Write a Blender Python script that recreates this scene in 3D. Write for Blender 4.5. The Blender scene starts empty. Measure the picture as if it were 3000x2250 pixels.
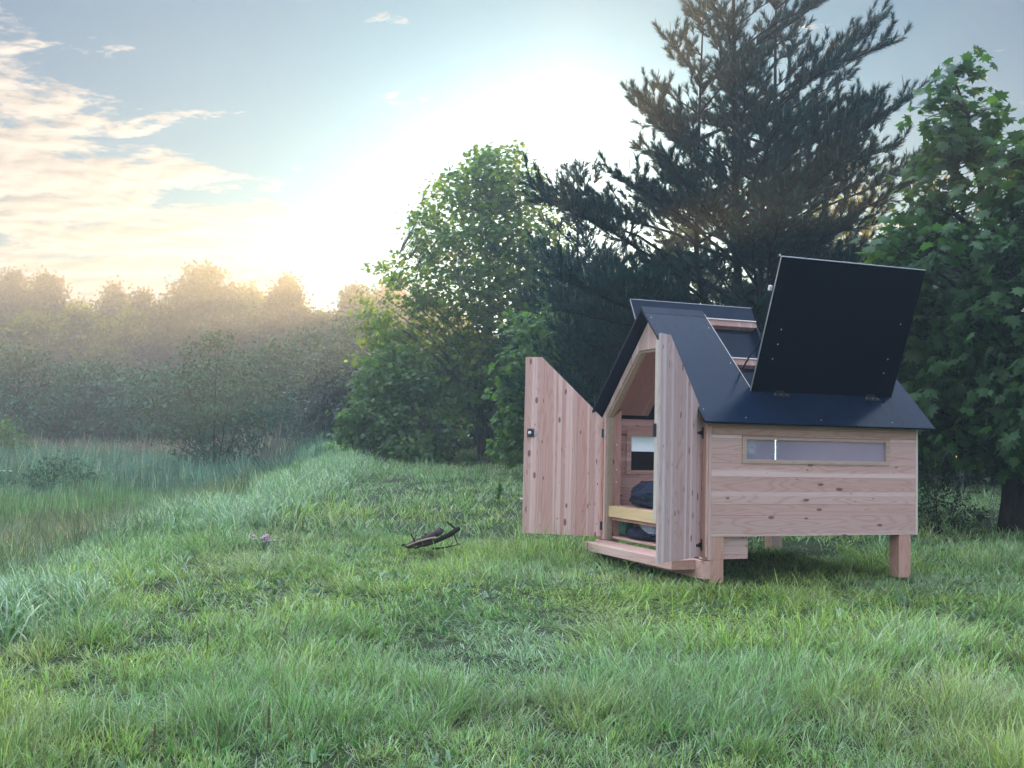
import bpy, bmesh, math, random
import numpy as np
from mathutils import Vector, Matrix
R = math.radians
C = bpy.context.scene.collection
rng = np.random.default_rng(7)
random.seed(7)
scene = bpy.context.scene

# ------------------------------------------------------------------ terrain
def _hash(ix, iy, s):
    n = (ix * 374761393 + iy * 668265263 + s * 1442695041) & 0xffffffff
    n = ((n ^ (n >> 13)) * 1274126177) & 0xffffffff
    return ((n ^ (n >> 16)) & 0xffff) / 65535.0
def vnoise(x, y, s=0):
    x = np.asarray(x, float); y = np.asarray(y, float)
    ix = np.floor(x).astype(np.int64); iy = np.floor(y).astype(np.int64)
    fx = x - ix; fy = y - iy; fx = fx * fx * (3 - 2 * fx); fy = fy * fy * (3 - 2 * fy)
    a = _hash(ix, iy, s); b = _hash(ix + 1, iy, s); c = _hash(ix, iy + 1, s); d = _hash(ix + 1, iy + 1, s)
    return a + (b - a) * fx + (c - a) * fy + (a - b - c + d) * fx * fy
def fbm(x, y, s=0, o=3):
    t = 0; a = .5; n = 0
    for i in range(o):
        t = t + a * vnoise(x * 2 ** i, y * 2 ** i, s + i * 17); n += a; a *= .5
    return t / n
def sstep(a, b, x):
    t = np.clip((x - a) / (b - a), 0, 1); return t * t * (3 - 2 * t)
def bank_x(y):
    y = np.asarray(y, float)
    return -3.95 + .5 * (fbm(y * .22, y * 0 + 3.3, 5, 2) - .5) - .02 * np.clip(y - 12, 0, 30) - 1.6 * sstep(24, 34, y) - 6 * sstep(34, 48, y)
def ground(x, y):
    x = np.asarray(x, float); y = np.asarray(y, float)
    hi = .037 * (np.clip(y, -10, 42) - 9.6) + .10 * (fbm(x * .35, y * .35, 9) - .5)
    lo = -.42 + .032 * np.clip(y - 22, 0, 40) + .10 * (fbm(x * .2, y * .2, 4) - .5)
    t = sstep(-1.1, .35, x - bank_x(y))
    z = lo + (hi - lo) * t
    near = np.exp(-(((x - 2.8) / 1.9) ** 2 + ((y - 10.4) / 1.9) ** 2) ** 2)
    return z * (1 - near) + (-.035) * near

# ------------------------------------------------------------------ helpers
def tag(o, label=None, cat=None, group=None, kind=None):
    if label: o['label'] = label
    if cat: o['category'] = cat
    if group: o['group'] = group
    if kind: o['kind'] = kind
    return o
def empty(name, loc, rz=0):
    o = bpy.data.objects.new(name, None); C.objects.link(o)
    o.location = loc; o.rotation_euler = (0, 0, rz); o.empty_display_size = .2
    return o
def link(name, me, parent=None, mat=None):
    o = bpy.data.objects.new(name, me); C.objects.link(o)
    if parent: o.parent = parent
    if mat: me.materials.append(mat)
    return o
def np_mesh(name, V, F, mat=None, parent=None, col=None, smooth=False):
    """V (n,3); F list of int arrays (m,k)"""
    me = bpy.data.meshes.new(name)
    V = np.asarray(V, np.float32); me.vertices.add(len(V)); me.vertices.foreach_set('co', V.ravel())
    F = [np.asarray(f, np.int32) for f in F if len(f)]
    nl = sum(f.size for f in F); npoly = sum(len(f) for f in F)
    me.loops.add(nl); me.loops.foreach_set('vertex_index', np.concatenate([f.ravel() for f in F]))
    tot = np.concatenate([np.full(len(f), f.shape[1], np.int32) for f in F])
    st = np.concatenate([[0], np.cumsum(tot)[:-1]]).astype(np.int32)
    me.polygons.add(npoly); me.polygons.foreach_set('loop_start', st); me.polygons.foreach_set('loop_total', tot)
    if smooth: me.polygons.foreach_set('use_smooth', np.ones(npoly, bool))
    me.update(calc_edges=True)
    if col is not None:
        col = np.asarray(col, np.float32)
        a = me.color_attributes.new('tint', 'FLOAT_COLOR', 'POINT')
        c4 = np.ones((len(V), 4), np.float32); c4[:, :3] = col
        a.data.foreach_set('color', c4.ravel())
    return link(name, me, parent, mat)
def bm_obj(name, bm, mat, parent=None, bevel=0, smooth=False):
    if bevel:
        bmesh.ops.bevel(bm, geom=list(bm.edges), offset=bevel, segments=2, affect='EDGES', profile=.6, clamp_overlap=True)
    me = bpy.data.meshes.new(name); bmesh.ops.recalc_face_normals(bm, faces=list(bm.faces)); bm.to_mesh(me); bm.free()
    if smooth:
        for p in me.polygons: p.use_smooth = True
    return link(name, me, parent, mat)
def add_box(bm, x0, x1, y0, y1, z0, z1):
    v = [bm.verts.new((x, y, z)) for x in (x0, x1) for y in (y0, y1) for z in (z0, z1)]
    for f in ((0, 1, 3, 2), (4, 6, 7, 5), (0, 4, 5, 1), (2, 3, 7, 6), (0, 2, 6, 4), (1, 5, 7, 3)):
        bm.faces.new([v[i] for i in f])
    return v
def box(name, b, mat, parent, bevel=.003):
    bm = bmesh.new(); add_box(bm, *b); return bm_obj(name, bm, mat, parent, bevel)
def prism(name, pts, axis, a, b, mat, parent, bevel=0):
    """pts 2D polygon; axis 0 -> pts are (y,z) extruded in x; 1 -> (x,z) extruded in y; 2 -> (x,y) in z"""
    bm = bmesh.new()
    def P(p, t):
        return {0: (t, p[0], p[1]), 1: (p[0], t, p[1]), 2: (p[0], p[1], t)}[axis]
    A = [bm.verts.new(P(p, a)) for p in pts]; B = [bm.verts.new(P(p, b)) for p in pts]
    bm.faces.new(A); bm.faces.new(B[::-1])
    for i in range(len(pts)):
        j = (i + 1) % len(pts); bm.faces.new([A[i], A[j], B[j], B[i]])
    return bm_obj(name, bm, mat, parent, bevel)
def slab(bm, p0, u, v, w):
    """parallelepiped from p0 spanned by vectors u v w"""
    p0, u, v, w = map(Vector, (p0, u, v, w))
    vs = [bm.verts.new(p0 + a * u + b * v + c * w) for a in (0, 1) for b in (0, 1) for c in (0, 1)]
    for f in ((0, 1, 3, 2), (4, 6, 7, 5), (0, 4, 5, 1), (2, 3, 7, 6), (0, 2, 6, 4), (1, 5, 7, 3)):
        bm.faces.new([vs[i] for i in f])
class Tubes:
    def __init__(s): s.V = []; s.F = []; s.n = 0
    def add(s, pts, rad, k=5):
        pts = np.asarray(pts, float); m = len(pts)
        d = np.gradient(pts, axis=0); d /= np.linalg.norm(d, axis=1)[:, None] + 1e-9
        up = np.array([0, 0, 1.]) if abs(d[0][2]) < .9 else np.array([1., 0, 0])
        a = np.cross(d, up); a /= np.linalg.norm(a, axis=1)[:, None] + 1e-9; b = np.cross(d, a)
        th = np.arange(k) * 2 * np.pi / k
        r = np.asarray(rad, float)[:, None, None]
        ring = pts[:, None] + r * (a[:, None] * np.cos(th)[None, :, None] + b[:, None] * np.sin(th)[None, :, None])
        s.V.append(ring.reshape(-1, 3))
        i = np.arange(m - 1)[:, None] * k + np.arange(k)[None]; j = np.arange(m - 1)[:, None] * k + (np.arange(k)[None] + 1) % k
        s.F.append(np.stack([i, j, j + k, i + k], -1).reshape(-1, 4) + s.n); s.n += m * k
    def build(s, name, mat, parent): return np_mesh(name, np.concatenate(s.V), [np.concatenate(s.F)], mat, parent, smooth=True)
def norm(a): return a / (np.linalg.norm(a, axis=-1, keepdims=True) + 1e-9)
def frames(tip, nrm):
    """columns: side, tip, normal"""
    t = norm(tip); s = norm(np.cross(t, nrm)); n = np.cross(s, t)
    return np.stack([s, t, n], -1)
def stamp(tv, tf, pos, Rm, sc):
    n = len(pos); k = len(tv)
    V = np.einsum('nij,kj->nki', Rm, tv) * np.asarray(sc)[:, None, None] + pos[:, None]
    F = (tf[None] + (np.arange(n) * k)[:, None, None]).reshape(-1, tf.shape[1])
    return V.reshape(-1, 3), F

# ------------------------------------------------------------------ materials
def new_mat(name):
    m = bpy.data.materials.new(name); m.use_nodes = True; nt = m.node_tree
    nt.nodes.clear(); out = nt.nodes.new('ShaderNodeOutputMaterial')
    return m, nt, out
def N(nt, t, **kw):
    n = nt.nodes.new('ShaderNode' + t)
    for k, v in kw.items():
        if k in n.inputs: n.inputs[k].default_value = v
        else: setattr(n, k, v)
    return n
def mixc(nt, fac, a, b, blend='MIX'):
    n = nt.nodes.new('ShaderNodeMix'); n.data_type = 'RGBA'; n.blend_type = blend
    for s, v in ((n.inputs[0], fac), (n.inputs[6], a), (n.inputs[7], b)):
        if hasattr(v, 'is_output'): nt.links.new(v, s)
        else: s.default_value = v if not isinstance(v, tuple) else (*v, 1)[:4]
    return n.outputs[2]
def mth(nt, op, a, b=0.0, c=None, clamp=False):
    n = nt.nodes.new('ShaderNodeMath'); n.operation = op; n.use_clamp = clamp
    for s, v in zip(n.inputs, (a, b, c)):
        if v is None: continue
        if hasattr(v, 'is_output'): nt.links.new(v, s)
        else: s.default_value = v
    return n.outputs[0]
def ramp(nt, fac, stops, interp='LINEAR'):
    n = nt.nodes.new('ShaderNodeValToRGB'); n.color_ramp.interpolation = interp
    e = n.color_ramp.elements
    while len(e) < len(stops): e.new(.5)
    for el, (p, c) in zip(e, stops): el.position = p; el.color = (*c, 1) if len(c) == 3 else c
    nt.links.new(fac, n.inputs[0]); return n.outputs[0]
def sep(nt, v):
    n = nt.nodes.new('ShaderNodeSeparateXYZ'); nt.links.new(v, n.inputs[0]); return n.outputs
def comb(nt, x, y, z):
    n = nt.nodes.new('ShaderNodeCombineXYZ')
    for s, v in zip(n.inputs, (x, y, z)):
        if hasattr(v, 'is_output'): nt.links.new(v, s)
        else: s.default_value = v
    return n.outputs[0]
def principled(nt, out, base, rough=.6, spec=.5, metal=0, bump=None, bumpd=.01):
    p = nt.nodes.new('ShaderNodeBsdfPrincipled')
    for nm, v in (('Base Color', base), ('Roughness', rough), ('Specular IOR Level', spec), ('Metallic', metal)):
        if hasattr(v, 'is_output'): nt.links.new(v, p.inputs[nm])
        else: p.inputs[nm].default_value = (*v, 1) if isinstance(v, tuple) else v
    if bump is not None:
        b = nt.nodes.new('ShaderNodeBump'); b.inputs['Distance'].default_value = bumpd; b.inputs['Strength'].default_value = 1
        nt.links.new(bump, b.inputs['Height']); nt.links.new(b.outputs[0], p.inputs['Normal'])
    nt.links.new(p.outputs[0], out.inputs[0]); return p
def plain(name, col, rough=.5, spec=.5, metal=0, noise=0, nscale=20):
    m, nt, out = new_mat(name)
    base = col
    if noise:
        tc = N(nt, 'TexCoord'); nz = N(nt, 'TexNoise', Scale=nscale, Detail=4.0); nt.links.new(tc.outputs['Object'], nz.inputs['Vector'])
        base = mixc(nt, nz.outputs[0], tuple(c * (1 - noise) for c in col), tuple(min(1, c * (1 + noise)) for c in col))
    principled(nt, out, base, rough, spec, metal); return m
def wood(name, grain=0, across=2, width=.125, tone=(1, 1, 1), knots=1.0, contrast=1.0, seed=0., sap=.40):
    """grain: axis of the grain, across: axis the boards are laid along"""
    m, nt, out = new_mat(name)
    tc = N(nt, 'TexCoord'); s = sep(nt, tc.outputs['Object'])
    third = 3 - grain - across
    ac = s[across]; gr = s[grain]; th = s[third]
    wa = mth(nt, 'ADD', ac, seed)
    warp = mth(nt, 'ADD', mth(nt, 'MULTIPLY', mth(nt, 'SINE', mth(nt, 'MULTIPLY', wa, 17.)), .022), mth(nt, 'MULTIPLY', mth(nt, 'SINE', mth(nt, 'MULTIPLY', wa, 39.)), .009))
    q = mth(nt, 'DIVIDE', mth(nt, 'ADD', wa, warp), width)
    idx = mth(nt, 'FLOOR', q); fr = mth(nt, 'FRACT', q)
    wn = N(nt, 'TexWhiteNoise', noise_dimensions='1D'); nt.links.new(idx, wn.inputs['W'])
    off = mth(nt, 'MULTIPLY', wn.outputs['Value'], 37.0)
    # grain
    v1 = comb(nt, mth(nt, 'MULTIPLY', mth(nt, 'ADD', gr, off), 1.1), mth(nt, 'MULTIPLY', ac, 30), mth(nt, 'MULTIPLY', th, 30))
    n1 = N(nt, 'TexNoise', Scale=1.0, Detail=5.0, Roughness=.6); nt.links.new(v1, n1.inputs['Vector'])
    v2 = comb(nt, mth(nt, 'MULTIPLY', mth(nt, 'ADD', gr, off), .9), mth(nt, 'ADD', mth(nt, 'MULTIPLY', ac, 7), off), mth(nt, 'MULTIPLY', th, 7))
    n2 = N(nt, 'TexNoise', Scale=1.0, Detail=1.0); nt.links.new(v2, n2.inputs['Vector'])
    rings = mth(nt, 'SINE', mth(nt, 'MULTIPLY', n2.outputs[0], 85.0))
    rings = mth(nt, 'POWER', mth(nt, 'ADD', mth(nt, 'MULTIPLY', rings, .5), .5), 3.0)
    # base colours per board
    base = ramp(nt, wn.outputs['Value'], [(0, (.46, .34, .285)), (.3, (.52, .40, .34)), (.6, (.46, .305, .25)), (.8, (.54, .43, .37)), (1, (.49, .35, .29))])
    base = mixc(nt, mth(nt, 'MULTIPLY', n1.outputs[0], .55 * contrast), base, (.33, .19, .14))
    base = mixc(nt, mth(nt, 'MULTIPLY', rings, .40 * contrast), base, (.34, .17, .12))
    # pale sapwood streaks along some board edges
    wn2 = N(nt, 'TexWhiteNoise', noise_dimensions='1D'); nt.links.new(mth(nt, 'ADD', idx, 71.3), wn2.inputs['W'])
    v3 = comb(nt, mth(nt, 'MULTIPLY', mth(nt, 'ADD', gr, off), .8), idx, 0.)
    n3 = N(nt, 'TexNoise', Scale=1.0, Detail=1.0); nt.links.new(v3, n3.inputs['Vector'])
    side_ = mth(nt, 'GREATER_THAN', mth(nt, 'FRACT', mth(nt, 'MULTIPLY', wn2.outputs['Value'], 7.3)), .5)
    fr2 = mth(nt, 'ADD', mth(nt, 'MULTIPLY', side_, fr), mth(nt, 'MULTIPLY', mth(nt, 'SUBTRACT', 1., side_), mth(nt, 'SUBTRACT', 1., fr)))
    edge = mth(nt, 'SUBTRACT', mth(nt, 'MULTIPLY', mth(nt, 'ADD', mth(nt, 'MULTIPLY', wn2.outputs['Value'], 1.5), mth(nt, 'MULTIPLY', n3.outputs[0], 1.6)), .42), mth(nt, 'ADD', fr2, sap))
    edge = mth(nt, 'MULTIPLY', mth(nt, 'MULTIPLY', edge, 5.0, clamp=True), .40)
    base = mixc(nt, edge, base, (.70, .60, .53))
    # joint line
    j = mth(nt, 'MULTIPLY', mth(nt, 'LESS_THAN', fr, .026), .6)
    base = mixc(nt, j, base, (.16, .09, .07))
    # knots
    v4 = comb(nt, mth(nt, 'MULTIPLY', mth(nt, 'ADD', gr, off), 5.0), mth(nt, 'MULTIPLY', ac, 12.), mth(nt, 'MULTIPLY', th, .4))
    vo = N(nt, 'TexVoronoi', voronoi_dimensions='2D', Scale=1.0, Randomness=1.0); nt.links.new(v4, vo.inputs['Vector'])
    cs = sep(nt, vo.outputs['Color'])
    size = mth(nt, 'MULTIPLY', mth(nt, 'MULTIPLY', mth(nt, 'POWER', cs[0], 2.6), .21 * knots), mth(nt, 'GREATER_THAN', cs[1], .40))
    dn = mth(nt, 'ADD', vo.outputs['Distance'], mth(nt, 'MULTIPLY', n1.outputs[0], .04))
    kf = mth(nt, 'MULTIPLY', mth(nt, 'SUBTRACT', size, mth(nt, 'SUBTRACT', dn, .02)), 30.0, clamp=True)
    base = mixc(nt, mth(nt, 'MULTIPLY', kf, .85), base, (.13, .062, .045))
    base = mixc(nt, 1.0, base, tuple(t * k for t, k in zip(tone, (1.31, 1.27, 1.42))), 'MULTIPLY')
    h = mth(nt, 'SUBTRACT', mth(nt, 'MULTIPLY', n1.outputs[0], .3), mth(nt, 'ADD', j, mth(nt, 'MULTIPLY', kf, .3)))
    principled(nt, out, base, .62, .3, 0, h, .0015); return m
def leaf_mat(name, c1, c2, trans=.45, rough=.55, tr_tint=(1.25, 1.35, .45), spec=.35):
    m, nt, out = new_mat(name)
    at = N(nt, 'VertexColor', layer_name='tint')
    s = sep(nt, at.outputs[0])
    base = mixc(nt, s[0], c1, c2)
    base = mixc(nt, mth(nt, 'MULTIPLY', s[1], .5), base, tuple(x * 1.9 for x in c2))
    p = nt.nodes.new('ShaderNodeBsdfPrincipled'); nt.links.new(base, p.inputs['Base Color'])
    p.inputs['Roughness'].default_value = rough; p.inputs['Specular IOR Level'].default_value = spec
    t = nt.nodes.new('ShaderNodeBsdfTranslucent'); tb = mixc(nt, 1.0, base, tr_tint, 'MULTIPLY'); nt.links.new(tb, t.inputs[0])
    mx = nt.nodes.new('ShaderNodeMixShader'); mx.inputs[0].default_value = trans
    nt.links.new(p.outputs[0], mx.inputs[1]); nt.links.new(t.outputs[0], mx.inputs[2]); nt.links.new(mx.outputs[0], out.inputs[0])
    return m
def grass_mat(name, trans=.35):
    m, nt, out = new_mat(name)
    at = N(nt, 'VertexColor', layer_name='tint')
    p = nt.nodes.new('ShaderNodeBsdfPrincipled'); nt.links.new(at.outputs[0], p.inputs['Base Color'])
    p.inputs['Roughness'].default_value = .42; p.inputs['Specular IOR Level'].default_value = .5
    t = nt.nodes.new('ShaderNodeBsdfTranslucent'); nt.links.new(mixc(nt, 1.0, at.outputs[0], (1.1, 1.2, .7), 'MULTIPLY'), t.inputs[0])
    mx = nt.nodes.new('ShaderNodeMixShader'); mx.inputs[0].default_value = trans
    nt.links.new(p.outputs[0], mx.inputs[1]); nt.links.new(t.outputs[0], mx.inputs[2]); nt.links.new(mx.outputs[0], out.inputs[0])
    return m
def bark_mat(name, c1, c2):
    m, nt, out = new_mat(name)
    tc = N(nt, 'TexCoord'); mp = N(nt, 'Mapping'); mp.inputs['Scale'].default_value = (14, 14, 3)
    nt.links.new(tc.outputs['Object'], mp.inputs[0])
    nz = N(nt, 'TexNoise', Scale=1.0, Detail=5.0, Roughness=.65); nt.links.new(mp.outputs[0], nz.inputs['Vector'])
    f = mth(nt, 'MULTIPLY', mth(nt, 'SUBTRACT', nz.outputs[0], .3), 2.2, clamp=True)
    principled(nt, out, mixc(nt, f, c1, c2), .9, .08, 0, nz.outputs[0], .02); return m

M = {}
M['wall_wood'] = wood('wall_wood', 0, 2, .118, seed=.03)
M['door_wood'] = wood('door_wood', 2, 0, .095, knots=1., tone=(1.06, 1, 1.0), sap=.12, seed=.31)
M['door_wood_grey'] = wood('door_wood_grey', 2, 0, .092, tone=(.93, .97, 1.03), knots=.95, seed=.4, sap=.3)
M['gable_wood'] = wood('gable_wood', 2, 1, .12, knots=.7, contrast=.6, seed=.2)
M['inner_wood'] = wood('inner_wood', 0, 2, .13, tone=(.9, .86, .84), seed=.7)
M['leg_wood'] = wood('leg_wood', 2, 1, .3, contrast=1.5, tone=(1.02, .98, .90), knots=1., seed=.1)
M['step_wood'] = wood('step_wood', 1, 0, .19, contrast=1.3, tone=(1.05, 1.0, .94), knots=.7, seed=.5)
M['ceil_wood'] = wood('ceil_wood', 1, 0, .12, tone=(.58, .53, .50), knots=.9, seed=.9)
M['frame_wood'] = wood('frame_wood', 0, 2, .4, tone=(.74, .74, .66), knots=.2, contrast=.7, seed=.3)
M['yellow_wood'] = wood('yellow_wood', 1, 2, .5, tone=(1.15, 1.25, .75), knots=.15, contrast=.5, seed=.3)
M['ply_edge'] = plain('ply_edge', (.40, .32, .24), .6, .3, noise=.3, nscale=60)
M['pale_edge'] = plain('pale_edge', (.62, .55, .50), .6, .3, noise=.15, nscale=40)
M['metal'] = plain('metal', (.45, .46, .48), .35, .5, .8, noise=.2)
M['black_metal'] = plain('black_metal', (.012, .012, .014), .4, .5)
M['white_plastic'] = plain('white_plastic', (.75, .77, .8), .35)
M['black_panel'] = plain('black_panel', (.006, .006, .008), .6, .3)

def roof_mat(name, base, rough, spec=.5):
    m, nt, out = new_mat(name)
    tc = N(nt, 'TexCoord')
    nz = N(nt, 'TexNoise', Scale=2.2, Detail=5.0, Roughness=.6); nt.links.new(tc.outputs['Object'], nz.inputs['Vector'])
    mp = N(nt, 'Mapping'); mp.inputs['Scale'].default_value = (26, 1.6, 1.6); nt.links.new(tc.outputs['Object'], mp.inputs[0])
    n2 = N(nt, 'TexNoise', Scale=1.0, Detail=3.0); nt.links.new(mp.outputs[0], n2.inputs['Vector'])
    n3 = N(nt, 'TexNoise', Scale=120.0, Detail=2.0); nt.links.new(tc.outputs['Object'], n3.inputs['Vector'])
    col = mixc(nt, nz.outputs[0], tuple(c * .75 for c in base), tuple(c * 1.3 for c in base))
    rg = mth(nt, 'ADD', mth(nt, 'MULTIPLY', nz.outputs[0], .16), rough - .08)
    h = mth(nt, 'ADD', mth(nt, 'MULTIPLY', n2.outputs[0], .6), mth(nt, 'MULTIPLY', n3.outputs[0], .12))
    principled(nt, out, col, rg, spec, 0, h, .0032); return m
M['roof'] = roof_mat('roof', (.004, .012, .030), .20, .15)
M['hatch_black'] = roof_mat('hatch_black', (.001, .003, .009), .4, .05)
m, nt, out = new_mat('milky_pane_sky_tint'); M['pane'] = m  # milky sheet with the violet-grey reflected sky put into its base colour
p = principled(nt, out, (.30, .30, .40), .28, .5); tr = N(nt, 'BsdfTransparent'); mx = N(nt, 'MixShader'); mx.inputs[0].default_value = .42
nt.links.new(p.outputs[0], mx.inputs[1]); nt.links.new(tr.outputs[0], mx.inputs[2]); nt.links.new(mx.outputs[0], out.inputs[0])
m, nt, out = new_mat('clear_milky_pane'); M['pane_in'] = m
tr = N(nt, 'BsdfTranslucent'); tr.inputs[0].default_value = (.93, .95, .98, 1); tr2 = N(nt, 'BsdfTransparent'); mx = N(nt, 'MixShader'); mx.inputs[0].default_value = .35
nt.links.new(tr.outputs[0], mx.inputs[1]); nt.links.new(tr2.outputs[0], mx.inputs[2]); nt.links.new(mx.outputs[0], out.inputs[0])
m, nt, out = new_mat('led'); M['led'] = m
e = N(nt, 'Emission', Strength=4.0); e.inputs[0].default_value = (.85, 1, .85, 1); nt.links.new(e.outputs[0], out.inputs[0])

# ================================================================== CABIN
yaw = .3692
cab = empty('sleeping_cabin', (1.7657, 9.6462, 0), yaw)
tag(cab, 'small larch sleeping cabin on square legs with dark blue pitched roof and its doors open', 'cabin')
W, L = 2.2, 2.235
K = .924
def rz(y):  # outer roof height at lateral position
    return 2.533 - K * abs(y - 1.1)
T = .02
# --- side wall facing camera, with window opening
wx0, wx1, wz0, wz1 = .349, 1.888, 1.083, 1.268
bm = bmesh.new()
add_box(bm, 0.001, wx0, 0, .03, .404, 1.30); add_box(bm, wx1, L, 0, .03, .404, 1.30)
add_box(bm, wx0, wx1, 0, .03, .404, wz0); add_box(bm, wx0, wx1, 0, .03, wz1, 1.30)
bmesh.ops.remove_doubles(bm, verts=bm.verts, dist=1e-5)
bm_obj('side_wall', bm, M['wall_wood'], cab)
box('eaves_board', (-.002, L + .002, -.012, .03, 1.303, 1.425), wood('eaves_wood', 0, 2, .3, tone=(.80, .74, .62), seed=.13, knots=.4), cab)
box('corner_trim', (L + .001, L + .028, -.004, .05, .402, 1.40), M['pale_edge'], cab)
win = bm_obj('window', (lambda b: (add_box(b, .309, wx0 + .004, -.010, .028, 1.051, 1.298), add_box(b, wx1 - .004, 1.928, -.010, .028, 1.051, 1.298),
     add_box(b, wx0 + .004, wx1 - .004, -.010, .028, 1.051, wz0 + .004), add_box(b, wx0 + .004, wx1 - .004, -.010, .028, wz1 - .004, 1.298), b)[-1])(bmesh.new()), M['frame_wood'], cab)
box('pane', (wx0, wx1, .014, .019, wz0, wz1), M['pane'], win, 0)
# --- far side wall
fx0, fx1, fz0, fz1 = .325, 1.90, .92, 1.30
bm = bmesh.new()
add_box(bm, 0.001, fx0, W - .03, W - .001, .404, 1.47); add_box(bm, fx1, L, W - .03, W - .001, .404, 1.47)
add_box(bm, fx0, fx1, W - .03, W, .404, fz0); add_box(bm, fx0, fx1, W - .03, W - .001, fz1, 1.47)
bm_obj('side_wall', bm, M['inner_wood'], cab)
win = bm_obj('window', (lambda b: (add_box(b, .272, fx0 + .003, W - .045, W - .029, .875, 1.345), add_box(b, fx1 - .003, fx1 + .05, W - .045, W - .029, .875, 1.345),
     add_box(b, fx0 + .003, fx1 - .003, W - .041, W - .0292, .885, fz0 + .004), add_box(b, fx0 + .003, fx1 - .003, W - .041, W - .0292, fz1 - .004, 1.335), b)[-1])(bmesh.new()), M['inner_wood'], cab)
box('pane', (fx0 + .003, fx1 - .003, W - .028, W - .022, 1.125, fz1 - .003), M['pane_in'], win, 0)
o = box('blackout_panel', (fx0 + .003, fx1 - .003, W - .029, W - .021, fz0 + .003, 1.122), M['black_panel'], win, 0)
# --- back gable
prism('back_wall', [(.032, .404), (.032, rz(.032) - .06), (1.1, rz(1.1) - .06), (W - .032, rz(.032) - .06), (W - .032, .404)], 0, L - .03, L, M['gable_wood'], cab)
# --- front gable with door opening
prism('front_gable', [(0.001, .2), (0.001, 1.425), (1.1, 2.455), (W - .001, 1.425), (W - .001, .2), (2.05, .2), (2.05, 1.49), (1.345, 2.13), (.855, 2.13), (.15, 1.49), (.15, .2)], 0, -.028, 0, M['gable_wood'], cab)
prism('door_frame', [(.152, .2), (.152, 1.488), (.856, 2.127), (1.344, 2.127), (2.048, 1.488), (2.048, .2), (2.028, .2), (2.028, 1.479), (1.336, 2.106), (.864, 2.106), (.172, 1.479), (.172, .2)], 0, -.012, .05, M['ply_edge'], cab)
o = prism('inner_jamb', [(.052, .21), (.15, .21), (.15, 1.56), (.052, 1.48)], 1, 2.05, 2.085, wood('jamb_wood', 2, 0, .2, tone=(.98, .88, .82), seed=.77), cab)
for z in (1.19, .93, .80):
    bm = bmesh.new(); bmesh.ops.create_uvsphere(bm, u_segments=10, v_segments=6, radius=.009, matrix=Matrix.Translation((.10, 2.045, z))); bm_obj('screw', bm, M['white_plastic'], o)
prism('inner_jamb', [(.052, .21), (.15, .21), (.15, 1.56), (.052, 1.48)], 1, .115, .15, M['door_wood'], cab)
# corner posts on the front
box('front_trim', (-.056, -.029, 0, .105, .222, 1.435), wood('trim_wood', 2, 1, .3, tone=(1.05, .97, .9), knots=.8, seed=.65), cab, .01)
box('front_trim', (-.056, -.029, 2.095, W, .222, 1.435), wood('trim_wood_sunlit', 2, 1, .3, tone=(1.25, .98, .78), knots=.6, seed=.22), cab, .01)  # warm tone puts low sunlight on this trim into the wood colour
# --- roof: thickness .02, fixed strips round the hatches
n_r = Vector((0, -K, -1)).normalized()   # inward normal of right slope has +y? (right slope rises toward +y)
def roof_piece(bm, side, x0, x1, ya, yb, t0=0., t1=T):
    """strip of the slope between lateral positions ya<yb (measured on the right side, mirrored on the left)"""
    nrm = Vector((0, K, -1)).normalized()  # pointing inward-down for right slope
    pts = []
    for t in (t0, t1):
        for (x, y) in ((x0, ya), (x1, ya), (x1, yb), (x0, yb)):
            z = 2.533 - K * (1.1 - y)
            P = Vector((x, y, z)) + nrm * t
            if side < 0: P.y = 2.2 - P.y
            pts.append(bm.verts.new(P))
    a, b = pts[:4], pts[4:]
    bm.faces.new(a); bm.faces.new(b[::-1])
    for i in range(4):
        j = (i + 1) % 4; bm.faces.new([a[i], b[i], b[j], a[j]])
HX0, HX1, HY = .548, 2.11, .215
for side in (1, -1):
    bm = bmesh.new()
    roof_piece(bm, side, -.138, HX0, -.1155, 1.0995)
    roof_piece(bm, side, HX0, HX1, -.1155, HY)
    roof_piece(bm, side, HX1, L + .135, -.1155, 1.0995)
    bmesh.ops.remove_doubles(bm, verts=bm.verts, dist=1e-5)
    roof = bm_obj('roof_slope', bm, M['roof'], cab)
    for (xx, yy_) in ((-.09, .0), (-.09, .55), (-.09, .98), (.30, -.07), (1.1, -.07), (1.9, -.07), (L + .08, .45), (L + .08, .9), (.50, .9), (.50, .5)):
        bm = bmesh.new(); c = Vector((xx, yy_ if side > 0 else 2.2 - yy_, 2.533 - K * (1.1 - yy_) + .001))
        bmesh.ops.create_uvsphere(bm, u_segments=8, v_segments=5, radius=.005, matrix=Matrix.Translation(c)); bm_obj('screw', bm, M['metal'], roof)
    # wooden curb round the hatch opening and inner lining
    bm = bmesh.new()
    roof_piece(bm, side, HX0 - .03, HX0 - .0, HY, 1.05, .0205, .10)
    roof_piece(bm, side, HX1 + .0, HX1 + .03, HY, 1.05, .0205, .10)
    roof_piece(bm, side, HX0 - .03, HX1 + .03, HY - .03, HY - .001, .0205, .10)
    bm_obj('hatch_curb', bm, M['ply_edge'], roof)
    bm = bmesh.new(); roof_piece(bm, side, .004, HX0 - .035, .032, 1.06, .035, .05)
    bm_obj('ceiling_lining', bm, M['ceil_wood'], roof)
    # pale edge line of the cut panel
    bm = bmesh.new(); roof_piece(bm, side, HX0, HX0 + .006, HY, 1.07, -.001, .021); bm_obj('edge_strip', bm, M['pale_edge'], roof)
# ridge beam over the hatches and ridge cap at the front
prism('ridge_cap', [(1.03, 2.533 - .07 * K + .003), (1.1, 2.541), (1.17, 2.533 - .07 * K + .003), (1.17, 2.533 - .07 * K), (1.1, 2.536), (1.03, 2.533 - .07 * K)], 0, -.14, HX0, M['roof'], cab)
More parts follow.
